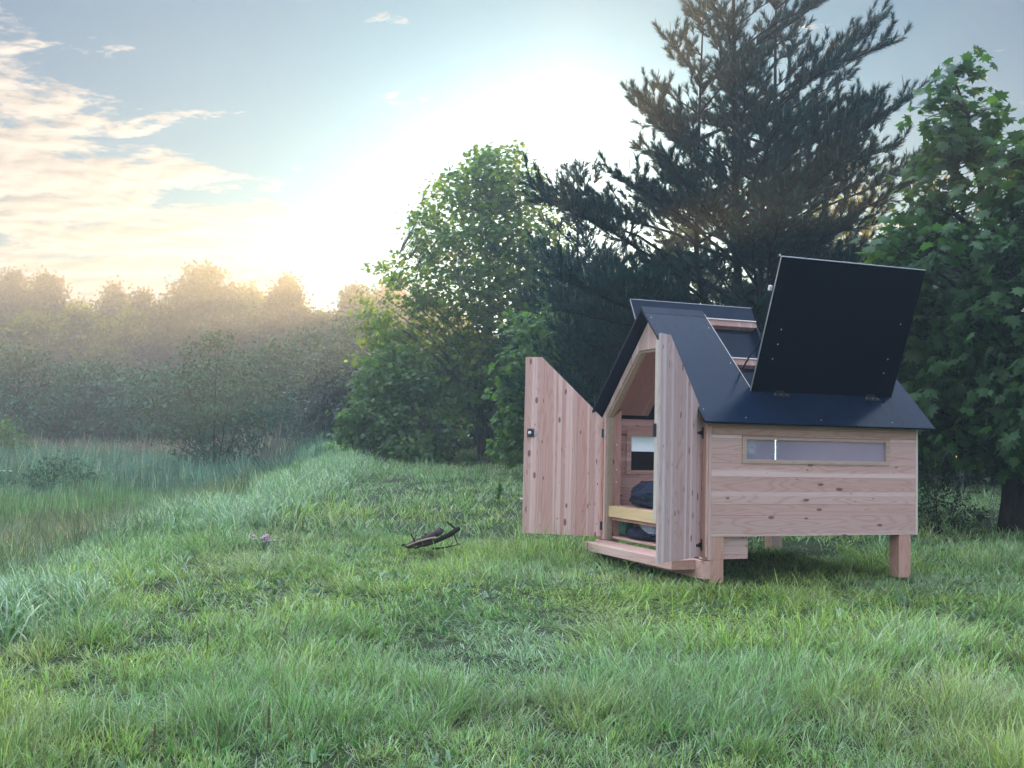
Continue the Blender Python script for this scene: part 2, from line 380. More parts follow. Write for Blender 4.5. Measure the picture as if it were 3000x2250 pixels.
# --- hatches
def hatch(side, phi, ln, x0, x1, extra):
    e = Vector((0, math.cos(phi), math.sin(phi))); out = Vector((0, math.sin(phi), -math.cos(phi)))  # out -> inner side of panel (toward ridge, +y)
    hy, hz = .204, 1.706
    def mp(P):
        P = Vector(P)
        if side < 0: P.y = 2.2 - P.y
        return P
    bm = bmesh.new(); p0 = Vector((x0, hy, hz)) - e * .02
    def piece(bm, xa, xb, s0, s1, d0, d1):
        vs = []
        for d in (d0, d1):
            for (x, s) in ((xa, s0), (xb, s0), (xb, s1), (xa, s1)):
                vs.append(bm.verts.new(mp(Vector((x, hy, hz)) + e * s + out * d)))
        a, b = vs[:4], vs[4:]
        bm.faces.new(a); bm.faces.new(b[::-1])
        for i in range(4):
            j = (i + 1) % 4; bm.faces.new([a[i], b[i], b[j], a[j]])
    piece(bm, x0, x1, .0, ln, 0, .016)
    h = bm_obj('roof_hatch', bm, M['hatch_black'] if side > 0 else M['roof'], cab)
    if side > 0: h['label'] = 'near roof hatch, a black sheet tilted up towards the camera'
    else: h['label'] = 'far roof hatch propped open, dark blue inside with battens coloured as lit on top'
    bm = bmesh.new(); piece(bm, x0 - .003, x1 + .003, ln + .0005, ln + .006, -.004, .02); bm_obj('edge_strip', bm, M['metal'], h)
    bm = bmesh.new(); piece(bm, x0 - .004, x0 - .0005, .0, ln, .001, .015); bm_obj('edge_strip', bm, M['metal'], h)
    # inner frame: battens
    bm = bmesh.new()
    a, b = x0 + .06, x1 - .06
    top = 1.03
    for s0 in (top, .50, .03):
        bm = bmesh.new(); piece(bm, a, b, s0, s0 + .014, .0165, .10); bt = bm_obj('batten', bm, M['pale_edge'], h)  # pale strip stands for the lit top edge of the batten
        if s0 > .1:
            bm = bmesh.new(); piece(bm, a, b, s0 - .075, s0 - .0005, .0165, .085); bm_obj('batten_shaded_face', bm, M['ceil_wood'], bt)  # darker tone painted for the shaded underside of the batten
    for a_ in (a, b - .03):
        bm = bmesh.new(); piece(bm, a_, a_ + .03, .051, .424, .0165, .10); bm_obj('side_batten', bm, M['roof'], h)
        bm = bmesh.new(); piece(bm, a_, a_ + .03, .521, top - .0755, .0165, .10); bm_obj('side_batten', bm, M['roof'], h)
    if side > 0:
        for xx, ss in ((2.0, .83), (1.96, .48), (1.955, .34), (.70, .70), (.70, .56), (.68, .42)):
            bm = bmesh.new(); c = mp(Vector((xx, hy, hz)) + e * (ss - .1) - out * .001)
            bmesh.ops.create_uvsphere(bm, u_segments=10, v_segments=6, radius=.007, matrix=Matrix.Translation(c)); bm_obj('bolt', bm, M['metal'], h)
        bm = bmesh.new(); piece(bm, x0 - .03, x0 - .0045, .94, .985, .03, .06); bm_obj('knob', bm, M['white_plastic'], h)
    for xx in (x0 + .26, x1 - .30):   # hinges
        bm = bmesh.new()
        piece(bm, xx, xx + .09, -.012, .018, -.012, .0)
        q = []
        nr = Vector((0, -K, 1)).normalized(); dn = Vector((0, -1, -K)).normalized()
        P = Vector((xx - .045, .2, rz(.2))) + nr * .001
        vs = []
        for t in (0, .007):
            for (dx, s) in ((0.03, 0), (.15, 0), (.18, .055), (0, .055)):
                vs.append(bm.verts.new(mp(P + Vector((dx, 0, 0)) + dn * s + nr * t)))
        A, B = vs[:4], vs[4:]; bm.faces.new(A); bm.faces.new(B[::-1])
        for i in range(4): bm.faces.new([A[i], A[(i + 1) % 4], B[(i + 1) % 4], B[i]])
        hg = bm_obj('hinge', bm, M['black_metal'], h)
        if side > 0:
            for dx in (.02, .09, .155):
                c = mp(P + Vector((dx, 0, 0)) + dn * .035 + nr * .008); bm = bmesh.new()
                bmesh.ops.create_uvsphere(bm, u_segments=8, v_segments=5, radius=.0055, matrix=Matrix.Translation(c))
                bm_obj('screw', bm, M['metal'], hg)
    # gas struts
    for xx in (x0 + .03, x1 - .03):
        tb = Tubes()
        pa = mp(Vector((xx, hy, hz)) + e * .62 + out * .03); pb = mp(Vector((xx, .45, rz(.45) - .06)))
        pa, pb = np.array(pa), np.array(pb); md = pa * .45 + pb * .55
        tb.add([pa, md], [.004, .004], 6); tb.add([md, pb], [.009, .009], 6)
        tb.build('gas_strut', M['black_metal'], h)
hatch(1, 1.947, 1.258, .533, 2.123, 0)
hatch(-1, math.pi - 1.0 if False else 2.094, 1.29, .533, 2.123, 0)

# --- floor, bed, storage bin, beams, legs, step
box('floor', (.052, L - .031, .031, W - .031, .405, .43), M['inner_wood'], cab)
bed = box('bed_platform', (.052, L - .04, .155, W - .155, .512, .556), wood('bed_wood', 1, 0, .14, tone=(1, .92, .86)), cab)
box('front_board', (.008, .050, .19, 2.045, .44, .552), M['yellow_wood'], bed)
bin_ = box('storage_bin', (.0, .42, .06, .085, .2, .402), M['wall_wood'], cab)
box('bin_side', (.0, .42, W - .085, W - .06, .2, .402), M['wall_wood'], bin_)
for a, b in ((.055, .17), (.29, .42)):
    box('slat', (a, b, .086, W - .086, .214, .236), M['step_wood'], bin_)
for (x, y, d) in ((.0, .004, 1), (.0, W - .139, 1), (2.05, .004, 0), (2.05, W - .139, 0)):
    lg = box('leg', (x, x + .135, y, y + .135, 0.0, .199 if d else .403), M['leg_wood'], cab, .004)
    if d:
        bm = bmesh.new(); add_box(bm, x, x + .135, y, y + .054, .2005, .403); bm_obj('leg_top', bm, M['leg_wood'], lg)
    tb = Tubes(); tb.add([(x + .07, y + .07, -.08), (x + .07, y + .07, .0)], [.014, .014], 8); tb.add([(x + .07, y + .07, -.09), (x + .07, y + .07, -.075)], [.045, .045], 10)
    tb.build('levelling_foot', M['metal'], lg)
box('front_beam', (-.062, -.001, .0, W, .035, .192), M['step_wood'], cab)
st = box('step', (-.30, -.063, .15, 1.955, .104, .190), M['step_wood'], cab, .005)
# roof light strip behind the side pane
led = empty('light_strip', (0, 0, 0)); led.parent = cab
bm = bmesh.new()
for i in range(13):
    z = wz0 + .008 + i * (wz1 - wz0 - .016) / 12
    add_box(bm, .672, .682, .0215, .025, z - .0035, z + .0035)
bpy.data.objects.remove(led)
bm_obj('light_strip', bm, M['led'], cab)

# --- doors
dw, zb, zh, zf, wf = .867, .227, 1.455, 2.116, .179
def door(side, ang, mat):
    """local: x along the width from the hinge, y towards the closed-door outside, z up"""
    hy = .108 if side > 0 else W - .108
    bm = bmesh.new()
    prof = [(0, zb), (dw, zb), (dw, zf), (dw - wf, zf), (0, zh)]
    A = [bm.verts.new((x, 0, z)) for x, z in prof]; B = [bm.verts.new((x, .022, z)) for x, z in prof]
    bm.faces.new(A); bm.faces.new(B[::-1])
    for i in range(5): bm.faces.new([A[i], A[(i + 1) % 5], B[(i + 1) % 5], B[i]])
    o = bm_obj('door', bm, mat, cab, .002)
    if side > 0:
        d = Vector((-math.sin(ang), math.cos(ang), 0)); n = Vector((-math.cos(ang), -math.sin(ang), 0))
        M3 = Matrix(((d.x, n.x, 0), (d.y, n.y, 0), (0, 0, 1)))
    else:
        d = Vector((-math.sin(ang), -math.cos(ang), 0)); n = Vector((-math.cos(ang), math.sin(ang), 0))
        M3 = Matrix(((d.x, n.x, 0), (d.y, n.y, 0), (0, 0, 1)))
    if M3.determinant() < 0:   # keep a proper rotation: mirror the mesh instead
        for v in o.data.vertices: v.co.y = -v.co.y
        o.data.flip_normals()
        M3 = Matrix(((d.x, -n.x, 0), (d.y, -n.y, 0), (0, 0, 1)))
        o['mir'] = 1
    sgn = -1 if 'mir' in o else 1
    if 'mir' in o: del o['mir']
    o.matrix_local = Matrix.Translation((-.037, hy, 0)) @ M3.to_4x4()
    return o, sgn
dr, s = door(1, 2.173, M['door_wood_grey']); dr['label'] = 'right door seen from outside, greyish boards, hinged on two black straps'
# lining on the inside, proud at the free edge
def lbox(name, x0, x1, y0, y1, z0, z1, mat, parent, s, bevel=.001):
    a, b = sorted((s * y0, s * y1)); return box(name, (x0, x1, a, b, z0, z1), mat, parent, bevel)
bm = bmesh.new()
pr = [(.06, .56), (dw - .005, .56), (dw - .005, 2.06), (dw - wf, 2.06), (.06, 1.46)]
A = [bm.verts.new((x, s * -.001, z)) for x, z in pr]; B = [bm.verts.new((x, s * -.032, z)) for x, z in pr]
bm.faces.new(A); bm.faces.new(B[::-1])
for i in range(5): bm.faces.new([A[i], A[(i + 1) % 5], B[(i + 1) % 5], B[i]])
bm_obj('lining', bm, M['pale_edge'], dr, .002)
lbox('latch_plate', dw - .004, dw + .003, -.04, -.012, 1.26, 1.37, M['black_metal'], dr, s)
for z in (1.31, .33):
    # strap tapering towards its rounded tip
    bm = bmesh.new(); pf = [(.0, -.026), (.10, -.014), (.135, -.011), (.142, 0), (.135, .011), (.10, .014), (.0, .026)]
    A = [bm.verts.new((x, s * .0225, z + t)) for x, t in pf]; B = [bm.verts.new((x, s * .027, z + t)) for x, t in pf]
    bm.faces.new(A); bm.faces.new(B[::-1])
    for i in range(7): bm.faces.new([A[i], A[(i + 1) % 7], B[(i + 1) % 7], B[i]])
    h = bm_obj('hinge', bm, M['black_metal'], dr)
    tb = Tubes(); tb.add([(-.004, s * .026, z - .05), (-.004, s * .026, z + .05)], [.008, .008], 8); tb.build('hinge_pin', M['black_metal'], h)
    box('hinge_plate', (-.0605, -.0565, .045, .088, z - .05, z + .05), M['black_metal'], cab, 0)
dl, s = door(-1, 2.213, M['door_wood']); dl['label'] = 'left door seen from inside, pink boards with pale streaks and a black latch'
for z in (1.31, .34):
    h = lbox('hinge', -.004, .02, -.006, -.0005, z - .045, z + .045, M['black_metal'], dl, s)
    lbox('hinge_leaf', -.014, -.0045, -.004, .01, z - .035, z + .035, M['metal'], h, s)
lt = lbox('latch', dw - .115, dw - .035, -.012, -.0005, 1.255, 1.345, M['black_metal'], dl, s, .003)
bm = bmesh.new(); bmesh.ops.create_uvsphere(bm, u_segments=14, v_segments=8, radius=.019, matrix=Matrix.Translation((dw - .068, s * -.022, 1.30))); bm_obj('knob', bm, M['white_plastic'], lt, smooth=True)
lbox('bolt', dw - .145, dw - .116, -.011, -.0006, 1.28, 1.32, M['metal'], lt, s)
for xx in (dw - .105, dw - .045):
    for zz in (1.267, 1.333):
        bm = bmesh.new(); bmesh.ops.create_uvsphere(bm, u_segments=8, v_segments=5, radius=.005, matrix=Matrix.Translation((xx, s * -.0125, zz))); bm_obj('screw', bm, M['metal'], lt)
lbox('peg', dw - .03, dw + .035, .024, .04, .585, .60, M['white_plastic'], dl, s)

# --- soft things in the cabin
def cloth_blob(name, label, cat, c, dims, col, seed, amp=.16, freq=5., rz_=0.):
    bm = bmesh.new(); bmesh.ops.create_icosphere(bm, subdivisions=5, radius=1)
    from mathutils import noise
    off = Vector((seed * 3.1, seed * 1.7, seed * .9))
    for v in bm.verts:
        p = v.co.copy(); n = p.normalized()
        f = noise.fractal(p * freq * .35 + off, .7, 2.0, 4)
        rid = 1 - abs(noise.noise(p * freq * .6 + off * 2)) * 2
        q = n * (1 + amp * f + amp * .6 * rid)
        v.co = Vector((q.x * dims[0], q.y * dims[1], max(q.z, -.55) * dims[2]))
    m, nt, out = new_mat(name + '_cloth')
    tc = N(nt, 'TexCoord'); nz = N(nt, 'TexNoise', Scale=9.0, Detail=5.0); nt.links.new(tc.outputs['Object'], nz.inputs['Vector'])
    principled(nt, out, mixc(nt, nz.outputs[0], tuple(x * .6 for x in col), tuple(x * 1.4 for x in col)), .75, .3, 0, nz.outputs[0], .02)
    o = bm_obj(name, bm, m, None, smooth=True)
    o.matrix_world = cab.matrix_basis @ Matrix.Translation(c) @ Matrix.Rotation(rz_, 4, 'Z')
    tag(o, label, cat); return o
bpy.context.view_layer.update()
cloth_blob('sleeping_bag', 'rumpled dark navy sleeping bag lying on the bed behind the doors', 'sleeping bag', (.36, 1.56, .665), (.23, .47, .165), (.012, .022, .045), 2.3, .12, 7)
cloth_blob('rolled_jacket', 'crumpled dark navy jacket on the storage shelf under the bed', 'jacket', (.17, 1.58, .285), (.10, .28, .07), (.02, .03, .055), 5.1)
cloth_blob('shirt', 'light blue shirt heaped at the right end of the storage shelf', 'shirt', (.20, 1.42, .345), (.08, .17, .085), (.28, .36, .46), 8.4)
cloth_blob('stuff_sack', 'small green stuff sack at the left end of the storage shelf', 'bag', (.16, 1.93, .33), (.07, .075, .11), (.04, .11, .07), 3.7)

# ================================================================== GROUND
gx = np.unique(np.concatenate([np.linspace(-118, -16, 45), np.linspace(-16, 14, 151), np.linspace(14, 118, 45)]))
gy = np.unique(np.concatenate([np.linspace(-60, 0, 20), np.linspace(0, 45, 200), np.linspace(45, 138, 60)]))
X, Y = np.meshgrid(gx, gy); Z = ground(X, Y)
nx, ny = len(gx), len(gy)
ii = (np.arange(ny - 1)[:, None] * nx + np.arange(nx - 1)[None]).ravel()
GF = np.stack([ii, ii + 1, ii + nx + 1, ii + nx], -1)
m, nt, out = new_mat('soil_and_thatch')
tc = N(nt, 'TexCoord'); nz = N(nt, 'TexNoise', Scale=1.3, Detail=8.0, Roughness=.7); nt.links.new(tc.outputs['Object'], nz.inputs['Vector'])
n2 = N(nt, 'TexNoise', Scale=22.0, Detail=6.0, Roughness=.7); nt.links.new(tc.outputs['Object'], n2.inputs['Vector'])
c = ramp(nt, nz.outputs[0], [(.3, (.030, .046, .020)), (.5, (.045, .068, .028)), (.7, (.062, .058, .034))])
c = mixc(nt, mth(nt, 'MULTIPLY', n2.outputs[0], .7), c, (.018, .024, .013))
principled(nt, out, c, .9, .2, 0, n2.outputs[0], .05)
g = np_mesh('ground', np.stack([X.ravel(), Y.ravel(), Z.ravel()], -1), [GF], m, smooth=True); g['kind'] = 'structure'

# ------------------------------------------------------------------ grass
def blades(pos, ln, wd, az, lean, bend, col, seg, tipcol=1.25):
    """ribbon blades. lean: initial tilt, bend: additional tilt to the tip"""
    n = len(pos); t = np.linspace(0, 1, seg + 1)
    ang = lean[:, None] + bend[:, None] * t[None] ** 1.3
    step = ln[:, None] / seg
    h = np.concatenate([np.zeros((n, 1)), np.cumsum(np.sin((ang[:, 1:] + ang[:, :-1]) / 2) * step, 1)], 1)
    v = np.concatenate([np.zeros((n, 1)), np.cumsum(np.cos((ang[:, 1:] + ang[:, :-1]) / 2) * step, 1)], 1)
    v = np.maximum(v, .012)
    dx, dy = np.cos(az), np.sin(az)
    tw = az + np.pi / 2 + rng.normal(0, .5, n); sx, sy = np.cos(tw), np.sin(tw)
    cx = pos[:, 0, None] + dx[:, None] * h; cy = pos[:, 1, None] + dy[:, None] * h; cz = pos[:, 2, None] + v
    w = wd[:, None] * (1 - t[None] ** 2 * .75) * .5
    w[:, 0] *= .7
    Lf = np.stack([cx - sx[:, None] * w, cy - sy[:, None] * w, cz], -1)
    Rt = np.stack([cx + sx[:, None] * w, cy + sy[:, None] * w, cz], -1)
    V = np.empty((n, 2 * seg + 1, 3)); V[:, 0:2 * seg:2] = Lf[:, :seg]; V[:, 1:2 * seg:2] = Rt[:, :seg]
    V[:, 2 * seg] = np.stack([cx[:, -1], cy[:, -1], cz[:, -1]], -1)
    base = (np.arange(n) * (2 * seg + 1))[:, None]
    Q = []
    for s in range(seg - 1):
        Q.append(base + np.array([[2 * s, 2 * s + 1, 2 * s + 3, 2 * s + 2]]))
    Tt = base + np.array([[2 * seg - 2, 2 * seg - 1, 2 * seg]])
    cc = np.repeat(col[:, None], 2 * seg + 1, 1)
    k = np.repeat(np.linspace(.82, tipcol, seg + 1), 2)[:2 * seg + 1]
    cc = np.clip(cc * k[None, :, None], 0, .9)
    return V.reshape(-1, 3), (np.concatenate(Q) if Q else np.zeros((0, 4), int)), Tt, cc.reshape(-1, 3)
class Blades:
    def __init__(s): s.V = []; s.Q = []; s.T = []; s.C = []; s.n = 0
    def add(s, *a, **k):
        V, Q, Tt, Cc = blades(*a, **k); s.V.append(V); s.Q.append(Q + s.n); s.T.append(Tt + s.n); s.C.append(Cc); s.n += len(V)
    def build(s, name, mat): return np_mesh(name, np.concatenate(s.V), [np.concatenate(s.Q), np.concatenate(s.T)], mat, None, np.concatenate(s.C))
def samp(n, y0, y1, left=None, right=None):
    """positions, uniform per area, inside a wedge a little wider than the view"""
    y = np.sqrt(rng.uniform(y0 ** 2, y1 ** 2, n)); x = rng.uniform(-1, 1, n) * (y * .50 + .7)
    return x, y
def palette(x, y):
    """grass colour by place (dew-blue, fresh yellow-green, straw)"""
    a = fbm(x * .55, y * .55, 21); b = fbm(x * 1.9, y * 1.9, 33); c = fbm(x * .8 + 9, y * .8, 41); d = fbm(x * 5, y * 5, 61, 2)
    blue = np.array([.18, .30, .135]); yel = np.array([.26, .37, .10]); straw = np.array([.29, .26, .12]); deep = np.array([.105, .19, .07])
    t = sstep(.38, .62, a * .6 + b * .4 + .012 * (8 - y))[:, None]
    col = blue * (1 - t) + yel * t
    s = sstep(.60, .72, c)[:, None] * .32; col = col * (1 - s) + straw * s
    k = sstep(.52, .74, d)[:, None] * .6; col = col * (1 - k) + deep * k
    return col
def tramp(x, y):
    """flattened grass in front of the cabin"""
    q = np.exp(-(((x - .3) / 2.3) ** 2 + ((y - 8.3) / 1.25) ** 2))
    return np.clip(q * 1.25 + .7 * sstep(.56, .75, fbm(x * .5 + 3, y * .5, 77)), 0, 1)
def under_cabin(x, y):
    dx, dy = x - 1.7657, y - 9.6462; c, s = math.cos(yaw), math.sin(yaw)
    u = c * dx + s * dy; v = -s * dx + c * dy
    return u, v
gb = Blades()
def meadow(n_tuft, y0, y1, per, width, seg, hscale=1.):
    x, y = samp(n_tuft, y0, y1)
    dens = fbm(x * 1.3, y * 1.3, 55)
    ok = (x > bank_x(y) - .25) & (rng.random(n_tuft) < .55 + .9 * dens)
    x, y = x[ok], y[ok]; n = len(x)
    fl = tramp(x, y)
    tall = sstep(.42, .7, fbm(x * .9, y * .9, 91))
    h = (.085 + .13 * tall) * (1 - .25 * fl) * rng.uniform(.7, 1.35, n) * hscale
    u, v = under_cabin(x, y)
    ins = (u > -.35) & (u < 2.4) & (v > -.25) & (v < 2.4); h = np.where(ins, np.minimum(h, .11), h)
    lump = sstep(.60, .75, fbm(x * .55 + 40, y * .55, 13)); h = h * (1 + .5 * lump)
    h = h * (1 - .65 * np.exp(-(((x + .72) / .34) ** 2 + ((y - 10.85) / .5) ** 2)))
    h = h * (1 - .85 * np.exp(-(((x - 3.45) / .38) ** 2 + ((y - 12.2) / .6) ** 2)))
    wind = fbm(x * .6, y * .6, 101) * 9.
    col = palette(x, y)
    nb = rng.integers(int(per * .6), int(per * 1.4), n); tot = nb.sum()
    i = np.repeat(np.arange(n), nb)
    az0 = rng.uniform(0, 2 * np.pi, tot); rad = rng.gamma(2., .022, tot) * (1 + .04 * y[i])
    px = x[i] + np.cos(az0) * rad; py = y[i] + np.sin(az0) * rad
    pos = np.stack([px, py, ground(px, py) - .012], -1)
    lean = np.abs(rng.normal(.28, .3, tot)) + rad * 3 + fl[i] * rng.uniform(.1, 1.0, tot)
    wsel = rng.random(tot) < .22 + .5 * fl[i]
    az = np.where(wsel, wind[i] + rng.normal(0, .45, tot), az0)
    bend = np.abs(rng.normal(.6, .6, tot))
    ln = h[i] * rng.uniform(.5, 1.35, tot) * (1 + .35 * fl[i])
    cc = col[i] * rng.uniform(.45, 1.7, (tot, 1)) * (1 + rng.normal(0, .09, (tot, 3)))
    st = rng.random(tot) < .09; cc[st] = np.array([.23, .21, .12]) * rng.uniform(.6, 1.2, (st.sum(), 1))
    gl = rng.random(tot) < .09; cc[gl] = np.array([.36, .44, .29]) * rng.uniform(.8, 1.25, (gl.sum(), 1))
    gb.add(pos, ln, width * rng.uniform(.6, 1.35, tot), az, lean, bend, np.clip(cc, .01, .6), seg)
meadow(3600, 2.9, 6.2, 32, .0042, 4, .86)
meadow(8500, 6.2, 12.5, 26, .0064, 3, .84)
meadow(12500, 12.5, 33, 13, .014, 3, 1.05)
GM = grass_mat('grass_blades')
# taller stalks here and there
x, y = samp(3000, 3., 24); ok = (x > bank_x(y)) & (fbm(x * .8, y * .8, 91) > .47); x, y = x[ok], y[ok]; n = len(x)
gb.add(np.stack([x, y, ground(x, y)], -1), rng.uniform(.16, .33, n), .0035 + .0004 * y, rng.uniform(0, 6.28, n), np.abs(rng.normal(.3, .2, n)), np.abs(rng.normal(.8, .5, n)),
       palette(x, y) * rng.uniform(1.0, 1.7, (n, 1)), 4)
# broad leaved weeds among the grass
n = 9000; x, y = samp(n, 3.0, 14); ok = (x > bank_x(y)) & (fbm(x * 1.1 + 7, y * 1.1, 222) > .56); x, y = x[ok], y[ok]; n = len(x)
gb.add(np.stack([x, y, ground(x, y)], -1), rng.uniform(.05, .11, n), rng.uniform(.018, .034, n), rng.uniform(0, 6.28, n), np.abs(rng.normal(.6, .3, n)), np.abs(rng.normal(.7, .3, n)),
       np.array([[.07, .15, .06]]) * rng.uniform(.7, 1.5, (n, 1)), 4)
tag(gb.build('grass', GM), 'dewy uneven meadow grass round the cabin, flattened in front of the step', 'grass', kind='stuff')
# long arching grass along the bank edge
bb = Blades()
n = 3300; y = rng.uniform(6.5, 34, n) ** 1.0; x = bank_x(y) + rng.normal(.12, .38, n) + .25
ex = (y < 14); k = .85 + .25 * fbm(x, y, 8)
nb = rng.integers(12, 26, n); tot = nb.sum(); i = np.repeat(np.arange(n), nb)
a0 = rng.uniform(0, 6.28, tot); r = rng.gamma(2, .03, tot); px = x[i] + np.cos(a0) * r; py = y[i] + np.sin(a0) * r
big = sstep(.35, .6, fbm(x * .5, y * .4, 301))
bb.add(np.stack([px, py, ground(px, py) - .01], -1), (.15 + .24 * big[i]) * rng.uniform(.55, 1.3, tot) * k[i], (.0065 + .0004 * y[i]) * rng.uniform(.7, 1.3, tot),
       np.where(rng.random(tot) < .55, 2.6 + rng.normal(0, .6, tot), a0), np.abs(rng.normal(.25, .2, tot)), np.abs(rng.normal(1.35, .5, tot)),
       np.where(rng.random((tot, 1)) < .25, np.array([[.36, .44, .27]]), np.array([[.14, .25, .12]])) * rng.uniform(.65, 1.3, (tot, 1)), 4, tipcol=1.5)
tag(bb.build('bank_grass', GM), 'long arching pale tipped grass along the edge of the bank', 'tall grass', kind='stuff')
# wetland sedges and reeds beyond the bank
rb = Blades()
def wet(n, y0, y1, hs, width, colf, seg=3, xw=(.54, 1.5), per=6, lean=.1, bend=.5):
    y = np.sqrt(rng.uniform(y0 ** 2, y1 ** 2, n)); x = -rng.uniform(0, 1, n) * (y * xw[0] + xw[1])
    ok = x < bank_x(y) + rng.normal(.12, .18, n); x, y = x[ok], y[ok]; n = len(x)
    i = np.repeat(np.arange(n), per); tot = len(i)
    px = x[i] + rng.normal(0, .05 + .003 * y0, tot); py = y[i] + rng.normal(0, .05 + .003 * y0, tot)
    gap = sstep(.30, .5, fbm(px * .6, py * .6, 410))
    hh = rng.uniform(hs[0], hs[1], tot) * rng.uniform(.45, 1.25, n)[i] * (.45 + .55 * gap) * (.75 + .5 * fbm(px * .35, py * .35, 77))
    rb.add(np.stack([px, py, ground(px, py) - .02], -1), hh, width * rng.uniform(.6, 1.3, tot), rng.uniform(0, 6.28, tot), np.abs(rng.normal(lean, .1, tot)), np.abs(rng.normal(bend, .35, tot)),
           np.clip(np.where(rng.random((tot, 1)) < .12, np.array([[.34, .36, .24]]), colf(px, py)) * (rng.uniform(.5, 1.5, (n, 1))[i]) * rng.uniform(.6, 1.4, (tot, 1)), .01, .6), seg)
def band(px, py):
    q = py + 2.6 * (fbm(px * .25, py * .25, 512) - .5) * 2 + .10 * (px + 8)
    near = np.array([.10, .175, .10]); brown = np.array([.15, .16, .085]); green = np.array([.12, .24, .10]); teal = np.array([.11, .22, .17]); pink = np.array([.22, .14, .12]); far = np.array([.12, .17, .10])
    def L_(a, b, t): return a * (1 - t[:, None]) + b * t[:, None]
    c = np.repeat(near[None], len(px), 0)
    c = L_(c, brown, sstep(.45, .6, fbm(px * .7, py * .5, 530)) * .5)
    c = L_(c, brown, sstep(14.5, 16, q) * .6); c = L_(c, green, sstep(17, 18.5, q)); c = L_(c, teal, sstep(24, 27, q)); c = L_(c, pink, sstep(38, 41, q) * .8); c = L_(c, far, sstep(50, 54, q))
    return c
wet(11000, 6.5, 16, (.25, .58), .009, band, per=9, lean=.2, bend=.7)
wet(9000, 15.5, 27, (.35, .62), .013, band, per=7, bend=.3)
wet(7500, 27, 45, (.45, .9), .022, band, per=7, bend=.3)
wet(5000, 45, 70, (.4, 1.0), .045, band, seg=2, per=6)
tag(rb.build('reeds', GM), 'misty wetland sedges and reeds in green, teal and reddish bands', 'reeds', kind='stuff')

# ================================================================== TREES
B_dark = bark_mat('bark_dark', (.018, .016, .016), (.055, .05, .045))
B_grey = bark_mat('bark_grey', (.06, .07, .055), (.15, .16, .13))
B_pine = bark_mat('bark_pine', (.010, .010, .011), (.028, .025, .024))
LM = {
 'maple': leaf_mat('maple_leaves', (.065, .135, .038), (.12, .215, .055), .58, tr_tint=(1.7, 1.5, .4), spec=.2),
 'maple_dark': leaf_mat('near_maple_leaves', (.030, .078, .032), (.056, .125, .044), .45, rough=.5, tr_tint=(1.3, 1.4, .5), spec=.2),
 'bush': leaf_mat('bush_leaves', (.060, .130, .045), (.105, .19, .062), .5),
 'blue': leaf_mat('hawthorn_leaves', (.040, .075, .060), (.12, .16, .15), .3),
 'far': leaf_mat('far_leaves', (.024, .085, .050), (.048, .125, .066), .15, spec=.05),
 'yellow': leaf_mat('yellow_leaves', (.14, .125, .035), (.22, .18, .05), .55, spec=.05),  # yellow foliage, with the gold of backlight also put into its colour
 'needle': leaf_mat('pine_needles', (.008, .042, .038), (.018, .070, .056), .04, rough=.7, spec=.08, tr_tint=(1.2, 1.1, .8)),
 'needle_far_sunlit': leaf_mat('far_pine_needles_sunlit', (.085, .072, .032), (.15, .115, .045), .45, rough=.7, spec=.04, tr_tint=(1.3, 1.1, .7)),  # gold of the sunlit mist put into the needle colour
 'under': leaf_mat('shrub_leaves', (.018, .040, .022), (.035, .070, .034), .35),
}
# leaf templates: x side, y tip, z normal
def tmpl(out_pts, fold=.12, droop=.18):
    v = [(0, .42, 0)] + [(a, b, -abs(a) * fold * 2 - droop * b * b) for a, b in out_pts]
    f = [(0, i + 1, (i + 1) % len(out_pts) + 1) for i in range(len(out_pts))]
    return np.array(v, float), np.array(f)
half = [(.07, .10), (.40, .06), (.28, .26), (.62, .50), (.30, .52), (.36, .78), (.15, .70)]
MAPLE = tmpl([(0, 0)] + half + [(0, 1.05)] + [(-a, b) for a, b in half[::-1]])
half2 = [(.38, .10), (.27, .33), (.5, .6), (.2, .68)]
MAPLE_LO = tmpl([(0, 0)] + half2 + [(0, 1.0)] + [(-a, b) for a, b in half2[::-1]])
OVAL = (np.array([(0, 0, 0), (.28, .45, -.05), (0, 1, -.2), (-.28, .45, -.05)], float), np.array([(0, 1, 2), (0, 2, 3)]))
def spray_t(k=7, seed=1):
    r = np.random.default_rng(seed); V = []; F = []
    for j in range(k):
        p = r.normal(0, .33, 3); a = norm(r.normal(0, 1, 3) + np.array([0, .4, 0])); b = norm(np.cross(a, r.normal(0, 1, 3)))
        s = r.uniform(.28, .5); n0 = len(V)
        V += [p, p + a * s * .5 + b * s * .3, p + a * s, p + a * s * .5 - b * s * .3]; F += [(n0, n0 + 1, n0 + 2), (n0, n0 + 2, n0 + 3)]
    return np.array(V), np.array(F)
SPRAY = spray_t()
def bezier(p0, p1, p2, k):
    t = np.linspace(0, 1, k)[:, None]; return (1 - t) ** 2 * p0 + 2 * t * (1 - t) * p1 + t ** 2 * p2
def add_leaves(name, pts, outw, tm, size, mat, parent, r, droop=.5, upn=1.0, var=.5, hi=.16):
    n = len(pts)
    tip = outw * .7 + r.normal(0, .6, (n, 3)); tip[:, 2] -= droop
    nr = r.normal(0, .45, (n, 3)) + outw * .35; nr[:, 2] += upn
    Rm = frames(tip, nr); sc = size * r.uniform(1 - var, 1 + var, n)
    V, F = stamp(tm[0], tm[1], pts, Rm, sc); k = len(tm[0])
    a = np.repeat(np.clip(r.normal(.5, .28, n), 0, 1), k); b = np.repeat((r.random(n) < hi) * r.uniform(.3, 1, n), k)
    return np_mesh(name, V, [F], mat, parent, np.stack([a, b, a * 0], -1))
